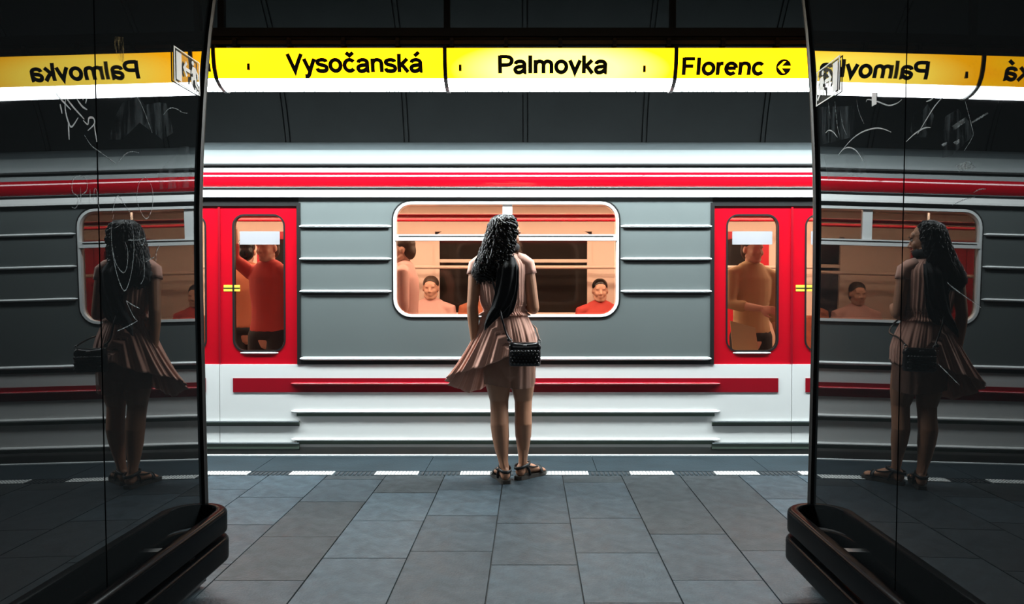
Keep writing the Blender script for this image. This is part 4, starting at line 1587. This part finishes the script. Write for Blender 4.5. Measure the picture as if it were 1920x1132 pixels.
def shell_pt(an, v, rad=1.0):
    """an: angle around the head, v: 0 crown .. 1 tips"""
    x = v * (len(shell) - 1)
    i = min(int(x), len(shell) - 2)
    t = x - i
    py, l, r, dy, bd = [shell[i][k] * (1 - t) + shell[i + 1][k] * t for k in range(5)]
    c = W((l + r) / 2, py, dy)
    a1 = (r - l) / 2 * 0.0033
    d = (an - face_an + PI) % (2 * PI) - PI
    f = 1.0
    if py > 416:
        k = max(0, min(1, (py - 416) / 8))
        open_ = max(0.0, min(1.0, (math.radians(78) - abs(d)) / math.radians(22)))
        f = 1 - (0.48 if py < 470 else 0.6) * k * open_
    return c + Vector((a1 * math.cos(an) * rad * f, bd * math.sin(an) * rad * f, 0))


rings = []
for i in range(29):
    v = i / 28
    rings.append([shell_pt(2 * PI * j / 48, v, 0.82 + 0.04 * math.sin(j * 2.3 + i * 1.1)) for j in range(48)])
hair = MB().loft(rings, True, True).build('hair', 'hair', wom, 'all')
mb = MB()
rh = random.Random(11)
for s_ in range(480):
    an = rh.uniform(0, 2 * PI)
    d = (an - face_an + PI) % (2 * PI) - PI
    if abs(d) < math.radians(72):
        continue
    v0 = rh.choice((rh.uniform(0.0, 0.15), rh.uniform(0.0, 0.5), rh.uniform(0.2, 0.6)))
    v1 = min(1.0, v0 + rh.uniform(0.35, 0.75)) if s_ % 3 else rh.uniform(0.85, 1.06)
    ra = rh.uniform(0.90, 1.04)
    n = max(12, int((v1 - v0) * 64))
    ph = rh.uniform(0, 6.28)
    fq = rh.uniform(44, 66)
    pts, rad = [], []
    dr = rh.uniform(-0.25, 0.25)
    for i in range(n + 1):
        t = i / n
        v = v0 + (v1 - v0) * t
        vv = min(v, 1.0)
        p = shell_pt(an + dr * t, vv, ra)
        if v > 1:
            p.z -= (v - 1) * 0.35
        am = 0.005 + 0.0085 * min(1, v * 1.3)
        p += Vector((am * math.cos(fq * v + ph), 0.6 * am * math.sin(fq * v + ph), 0.5 * am * math.sin(fq * v + ph + 1)))
        pts.append(p)
        rad.append(0.0052 * (1 - 0.55 * t) * (0.6 + 0.4 * min(1, t * 8)))
    mb.tube(pts, rad, n=5, round_caps=False)
# stray curls on the left outline
for s_ in range(70):
    v0 = rh.uniform(0.45, 0.75)
    an = PI + rh.uniform(-0.7, 0.9)
    ph = rh.uniform(0, 6.28)
    n = 22
    pts, rad = [], []
    L = rh.uniform(0.2, 0.42)
    out = rh.uniform(1.0, 1.18)
    for i in range(n + 1):
        t = i / n
        p = shell_pt(an, min(1, v0 + L * t), 0.98 + (out - 0.98) * t)
        am = 0.004 + 0.006 * t
        p += Vector((am * math.cos(17 * t + ph), am * math.sin(17 * t + ph), 0.4 * am * math.sin(17 * t)))
        pts.append(p)
        rad.append(0.0020 * (1 - 0.7 * t))
    mb.tube(pts, rad, n=4, round_caps=False)
o = mb.build('curls', 'hair', hair, 'all')
o['kind'] = 'stuff'

# scarf ----------------------------------------------------------
mb = MB()
ringp = []
for i in range(25):
    an = 2 * PI * i / 24
    ringp.append(Vector((Wx(945) + 0.074 * math.cos(an), DWM - 0.008 + 0.072 * math.sin(an), 1.428 + 0.012 * math.sin(an + 2.6) + 0.018 * math.cos(an))))
mb.tube(ringp, [(0.020 + 0.004 * math.sin(i * 1.9), 0.024 + 0.005 * math.sin(i * 2.7)) for i in range(25)], n=14, round_caps=False)
mb.build('scarf', 'scarf', wom, 'all')
for path, wd in (([(952, 482, -0.10), (952, 500, -0.155), (951, 525, -0.165), (948, 550, -0.165), (941, 572, -0.16), (930, 588, -0.165), (919, 604, -0.17), (913, 616, -0.172)],
                  [0.040, 0.058, 0.062, 0.062, 0.058, 0.048, 0.026, 0.006]),
                 ([(958, 486, -0.09), (961, 505, -0.14), (960, 535, -0.152), (957, 565, -0.150), (952, 585, -0.15), (947, 595, -0.152)],
                  [0.028, 0.040, 0.042, 0.042, 0.036, 0.022])):
    mb = MB()
    N_ = 36
    m = len(path)
    rings = []
    for i in range((m - 1) * 5 + 1):
        x = i / 5
        k = min(int(x), m - 2)
        t = x - k
        c = W(*[path[k][q] * (1 - t) + path[k + 1][q] * t for q in range(3)])
        w_ = wd[k] * (1 - t) + wd[k + 1] * t
        ring = []
        for j in range(N_):
            an = 2 * PI * j / N_
            fold = 0.007 * math.sin(4.2 * math.cos(an) * 2 + 0.15 * i) * min(1, w_ / 0.04)
            ring.append(c + Vector((w_ * math.cos(an), 0.012 * math.sin(an) + fold, 0.006 * math.cos(an))))
        rings.append(ring)
    mb.loft(rings, True, True).build('scarf_tail', 'scarf', wom, 'all')


# sandals --------------------------------------------------------
def sandal(pt, d, w, flip):
    def R(x, f, h):
        return pt(f, h) + w * x * flip
    outl = [(-0.055, 0.0, 0.022), (-0.045, 0.0, 0.030), (-0.01, 0.0, 0.034), (0.04, -0.001, 0.032), (0.09, -0.002, 0.037), (0.14, 0.0, 0.046), (0.175, 0.004, 0.046), (0.20, 0.008, 0.038), (0.215, 0.012, 0.020)]
    rings = []
    for f, o, hw in outl:
        base = pt(f, 0) + w * o * flip
        zb = -base.z + 0.001
        rings.append([base + w * hw + Vector((0, 0, zb)), base + w * hw + Vector((0, 0, 0.002)), base - w * hw + Vector((0, 0, 0.002)), base - w * hw + Vector((0, 0, zb))])
    s_ = MB().loft(rings, True, True).build('sandal', 'sole', wom, True, angle=30)

    def strap(pts, r):
        MB().tube([R(*p) for p in pts], [(r, 0.004)] * len(pts), n=10).build('strap', 'sandal', s_, 'all')

    def band(pts, wd_=0.010):
        # flat strap hugging the foot
        q = [R(*p) for p in pts]
        MB().tube(q, [(0.0042, wd_)] * len(q), side=None, n=12).build('strap', 'sandal', s_, 'all')
    # round the ankle above the heel
    pts = []
    for i in range(17):
        an = -PI * 0.5 + 2 * PI * i / 16
        pts.append(R(0.036 * math.cos(an), -0.012 + 0.050 * math.sin(an) + (0.02 if math.sin(an) > 0 else 0) * math.sin(an), 0.066 + 0.012 * math.sin(an)))
    rings = []
    for i, p in enumerate(pts[:-1]):
        c = R(0, -0.005, 0.066)
        n_ = Vector((p.x - c.x, p.y - c.y, 0)).normalized()
        rings.append([p + n_ * 0.004 + Vector((0, 0, 0.009)), p + n_ * 0.005 + Vector((0, 0, -0.009)), p - n_ * 0.004 + Vector((0, 0, -0.009)), p - n_ * 0.004 + Vector((0, 0, 0.009))])
    rings.append(rings[0])
    MB().loft(rings, True, False).build('ankle_strap', 'sandal', s_, 'all')
    for k in (-1, 1):
        strap([(k * 0.034, -0.002, 0.066), (k * 0.038, 0.018, 0.035), (k * 0.036, 0.030, 0.002)], 0.008)
        strap([(k * 0.030, 0.0, 0.064), (k * 0.040, 0.06, 0.05), (k * 0.030, 0.105, 0.044), (0, 0.125, 0.044)], 0.0075)
    arc = []
    for i in range(9):
        an = PI * i / 8
        arc.append((0.048 * math.cos(an), 0.128 + 0.004 * math.sin(an), 0.004 + 0.042 * math.sin(an)))
    rings = []
    for p in arc:
        c = R(*p)
        up = (c - R(0, 0.128, 0.0)).normalized()
        rings.append([c + up * 0.003 - d * 0.012, c + up * 0.003 + d * 0.012, c - up * 0.003 + d * 0.012, c - up * 0.003 - d * 0.012])
    MB().loft(rings, True, True).build('toe_strap', 'sandal', s_, 'all')


sandal(ptL, dL.normalized(), wL, 1)
sandal(ptR, dR.normalized(), wR, 1)

# handbag --------------------------------------------------------
bc = W(984, 680, -0.205)
BX0, BX1 = W(956, 680).x, W(1013, 680).x
BZ0, BZ1 = W(985, 680).z, W(985, 637).z
BY0, BY1 = DWM - 0.235, DWM - 0.165
bag = thing('handbag', (bc.x, DWM - 0.2, BZ0), 'small black quilted shoulder bag hanging on the hip of the woman', 'bag')


def rot_bag(o):
    return o


mb = MB()
prof = []
rings = []
for z, e in ((BZ0, 0.010), (BZ0 + 0.006, 0.003), (BZ0 + 0.02, 0.0), (BZ0 + 0.07, 0.0), (BZ0 + 0.102, 0.002)):
    tt = (z - BZ0) / (BZ1 - BZ0)
    th = 0.035 * (1 - 0.25 * tt)
    yc = (BY0 + BY1) / 2
    ring = []
    for i in range(32):
        an = 2 * PI * i / 32
        cs, sn = math.cos(an), math.sin(an)
        sx = math.copysign(abs(cs) ** 0.35, cs)
        sy = math.copysign(abs(sn) ** 0.45, sn)
        ring.append(((BX0 + BX1) / 2 + ((BX1 - BX0) / 2 - e) * sx, yc + (th - e) * sy, z))
    rings.append(ring)
mb.loft(rings, True, True).build('bag_body', 'leather', bag, True, angle=60)
rings = []
for z, e in ((BZ0 + 0.100, -0.001), (BZ0 + 0.112, -0.002), (BZ0 + 0.128, 0.002), (BZ0 + 0.138, 0.012), (BZ0 + 0.142, 0.022)):
    th = 0.027 - max(0, e) * 0.8
    ring = []
    for i in range(32):
        an = 2 * PI * i / 32
        cs, sn = math.cos(an), math.sin(an)
        sx = math.copysign(abs(cs) ** 0.35, cs)
        sy = math.copysign(abs(sn) ** 0.45, sn)
        dip = 0.010 * (1 - sx * sx) if z > BZ0 + 0.12 else 0
        ring.append(((BX0 + BX1) / 2 + ((BX1 - BX0) / 2 - e) * sx, (BY0 + BY1) / 2 + th * sy, z - dip))
    rings.append(ring)
MB().loft(rings, True, True).build('bag_top', 'leather_gloss', bag, True, angle=60)
mb = MB()
rq = random.Random(2)
for r_i in range(5):
    for c_i in range(9):
        x = BX0 + 0.016 + (c_i + 0.5 * (r_i % 2)) * 0.0195
        z = BZ0 + 0.018 + r_i * 0.0175
        if x > BX1 - 0.01:
            continue
        mb.ell((x, BY0 + 0.0015 + 0.004 * (z - BZ0) / 0.1, z), (0.0098, 0.012, 0.0084), nu=10, nv=8)
tag(mb.build('quilting', 'leather_gloss', bag, 'all'), kind='stuff')
MB().cbox((BX0 + BX1) / 2 - 0.012, (BX0 + BX1) / 2 + 0.012, BY0 + 0.003, BY0 + 0.012, BZ0 + 0.119, BZ0 + 0.127, 0.002).build('maker_plate', 'steel', bag)
for x, px in ((BX0 + 0.006, 955), (BX1 - 0.008, 1009)):
    ringp = [Vector((x + 0.011 * math.cos(2 * PI * i / 14), BY0 + 0.03, BZ0 + 0.148 + 0.011 * math.sin(2 * PI * i / 14))) for i in range(15)]
    MB().tube(ringp, 0.0022, n=6, round_caps=False).build('strap_ring', 'steel', bag, 'all')
mb = MB()
sp = [Vector((BX0 + 0.006, BY0 + 0.03, BZ0 + 0.155)), W(951, 622, -0.185), W(946, 605, -0.185), W(942, 590, -0.185), W(935, 560, -0.15), W(925, 525, -0.145), W(918, 500, -0.120), W(916, 488, -0.06), W(916, 486, 0.0), W(920, 498, 0.10),
      W(935, 530, 0.160), W(955, 570, 0.155), W(985, 600, 0.155), W(1004, 615, 0.06), W(1007, 622, -0.08), Vector((BX1 - 0.008, BY0 + 0.03, BZ0 + 0.155))]
q = []
for i in range(len(sp) - 1):
    p0, p1, p2, p3 = sp[max(i - 1, 0)], sp[i], sp[i + 1], sp[min(i + 2, len(sp) - 1)]
    for s_ in range(5):
        t = s_ / 5
        q.append(0.5 * ((2 * p1) + (p2 - p0) * t + (2 * p0 - 5 * p1 + 4 * p2 - p3) * t * t + (3 * p1 - p0 - 3 * p2 + p3) * t ** 3))
q.append(sp[-1])
mb.tube(q, 0.0058, n=8)
mb.build('strap', 'leather', bag, 'all')
# tassel knot at the left ring
mb = MB()
mb.ell((BX0 - 0.002, BY0 + 0.022, BZ0 + 0.158), (0.011, 0.010, 0.012), nu=10, nv=8)
mb.build('strap_knot', 'leather', bag, 'all')


# ---------------------------------------------------------------- passengers
def passenger(x, y, ang, seated, top, bottom, hairm, label, sc=1.0, arms='down', skin='skin_b'):
    R = Matrix.Rotation(ang, 3, 'Z')
    base = Vector((x, y, -0.04))

    def T(a, b, c):
        v = R @ Vector((a * sc, b * sc, c * sc))
        return v + base

    def D(a, b, c):
        return R @ Vector((a, b, c))
    t = thing('person', (x, y, -0.04), label, 'person', 'passengers inside the train')
    dz = -0.36 if seated else 0.0
    bd, cl, tr = MB(), MB(), MB()
    torr = [(0.84, 0.15, 0.10), (0.92, 0.165, 0.11), (1.02, 0.145, 0.10), (1.12, 0.145, 0.10), (1.25, 0.165, 0.11), (1.36, 0.175, 0.10), (1.43, 0.13, 0.075), (1.47, 0.065, 0.055)]
    pts = [T(0, 0, z + dz) for z, _, _ in torr]
    bd.tube(pts, [(a1 * sc, b1 * sc) for _, a1, b1 in torr], side=D(1, 0, 0), n=20)
    cl.tube(pts[1:7], [((a1 + .014) * sc, (b1 + .014) * sc) for _, a1, b1 in torr][1:7], side=D(1, 0, 0), n=20)
    bd.tube([T(0, 0, 1.43 + dz), T(0, 0.01, 1.53 + dz)], 0.054 * sc)
    Hq, r, f, up = head(bd, T(0, 0.02, 1.605 + dz), D(0, 1, -0.08), (0, 0, 1), 1.02 * sc)
    for k in (-1, 1):
        sh = T(k * 0.19, 0, 1.40 + dz)
        if arms == 'hold' and k == 1:
            el, wr = T(k * 0.25, 0.08, 1.15 + dz), T(k * 0.12, 0.30, 1.12 + dz)
        elif arms == 'rail' and k == 1:
            el, wr = T(k * 0.27, 0.12, 1.52 + dz), T(k * 0.22, 0.16, 1.76 + dz)
        elif seated:
            el, wr = T(k * 0.23, 0.03, 1.12 + dz), T(k * 0.10, 0.27, 1.02 + dz)
        else:
            el, wr = T(k * 0.23, -0.02, 1.12 + dz), T(k * 0.235, 0.06, 0.88 + dz)
        ap = [T(k * 0.13, 0, 1.41 + dz), sh, lerp(sh, el, .5), el, lerp(el, wr, .4), wr]
        ar = [0.05, 0.052, 0.045, 0.04, 0.038, 0.026]
        bd.tube(ap, [q_ * sc for q_ in ar])
        cl.tube(ap[:5], [(q_ + .012) * sc for q_ in ar[:5]])
        hand(bd, wr, (wr - el), D(k * 0.8, 0.3, 0.4), k, 0.4, sc)
        if seated:
            hip, kn, an = T(k * 0.09, 0.0, 0.54), T(k * 0.11, 0.42, 0.53), T(k * 0.11, 0.42, 0.09)
        else:
            hip, kn, an = T(k * 0.09, 0, 0.88), T(k * 0.10, 0.02, 0.48), T(k * 0.10, -0.01, 0.09)
        lp = [hip, lerp(hip, kn, .5), kn, lerp(kn, an, .35), an]
        lr = [0.092, 0.082, 0.06, 0.058, 0.034]
        bd.tube(lp, [q_ * sc for q_ in lr])
        tr.tube(lp, [(q_ + (.012 if i < 4 else .02)) * sc for i, q_ in enumerate(lr)])
        foot(bd, an, D(0, 1, 0), base.z + 0.01, 1.05 * sc)
    tr.ell(T(0, 0, 0.90 + dz), (0.18 * sc, 0.125 * sc, 0.10 * sc), X=D(1, 0, 0), Y=D(0, 1, 0))
    remesh(bd, 'body', skin, t, 0.0075, 4)
    remesh(cl, 'shirt', top, t, 0.011, 4)
    remesh(tr, 'trousers', bottom, t, 0.011, 4)
    hm = MB()
    hm.ell(Hq(0, -0.022, 0.045), (0.082 * sc, 0.094 * sc, 0.082 * sc), X=r, Y=f, Z=up)
    hm.ell(Hq(0, -0.055, -0.01), (0.07 * sc, 0.06 * sc, 0.085 * sc), X=r, Y=f, Z=up)
    remesh(hm, 'hair', hairm, t, 0.008, 2)
    return t


passenger((505 - CX) / FPX * 6.55, 6.55, math.radians(160), False, 'cloth_red', 'cloth_dark', 'hair_brown', 'standing passenger in a red top behind the left train door', 0.98, 'rail')
passenger((462 - CX) / FPX * 7.2, 7.2, math.radians(20), False, 'cloth_rust', 'cloth_dark', 'hair', 'passenger in a rust shirt standing farther back behind the left train door', 0.98)
passenger((1408 - CX) / FPX * 6.5, 6.5, math.radians(200), False, 'cloth_tan', 'cloth_dark', 'hair_brown', 'standing passenger in a tan shirt behind the right train door', 0.97, 'hold')
passenger((808 - CX) / FPX * 8.05, 8.06, math.radians(180), True, 'cloth_pink', 'cloth_dark', 'hair_brown', 'seated passenger in a pale pink top at the left of the train window', 1.0)
passenger((1125 - CX) / FPX * 8.05, 8.06, math.radians(180), True, 'cloth_red', 'cloth_dark', 'hair', 'seated passenger in a red top at the right of the train window', 0.98)
passenger((906 - CX) / FPX * 8.05, 8.06, math.radians(176), True, 'cloth_rust', 'cloth_dark', 'hair', 'seated passenger in a rust shirt behind the window, mostly hidden by the woman', 1.0)
passenger((758 - CX) / FPX * 6.8, 6.85, math.radians(90), False, 'cloth_pink', 'cloth_rust', 'hair_brown', 'standing passenger in pink at the left end of the train window', 0.98, 'rail')
# pale sheet carried by the passenger at the right door
p = [P(1369, 601, 6.14), P(1416, 614, 6.14), P(1422, 656, 6.14), P(1374, 657, 6.14)]
q = [v + Vector((0, 0.008, 0)) for v in p]
tag(MB().loft([p, q], True, True).build('paper_sheet', 'paper_yellow'), 'pale yellow paper sheet held behind the right train door window', 'paper')
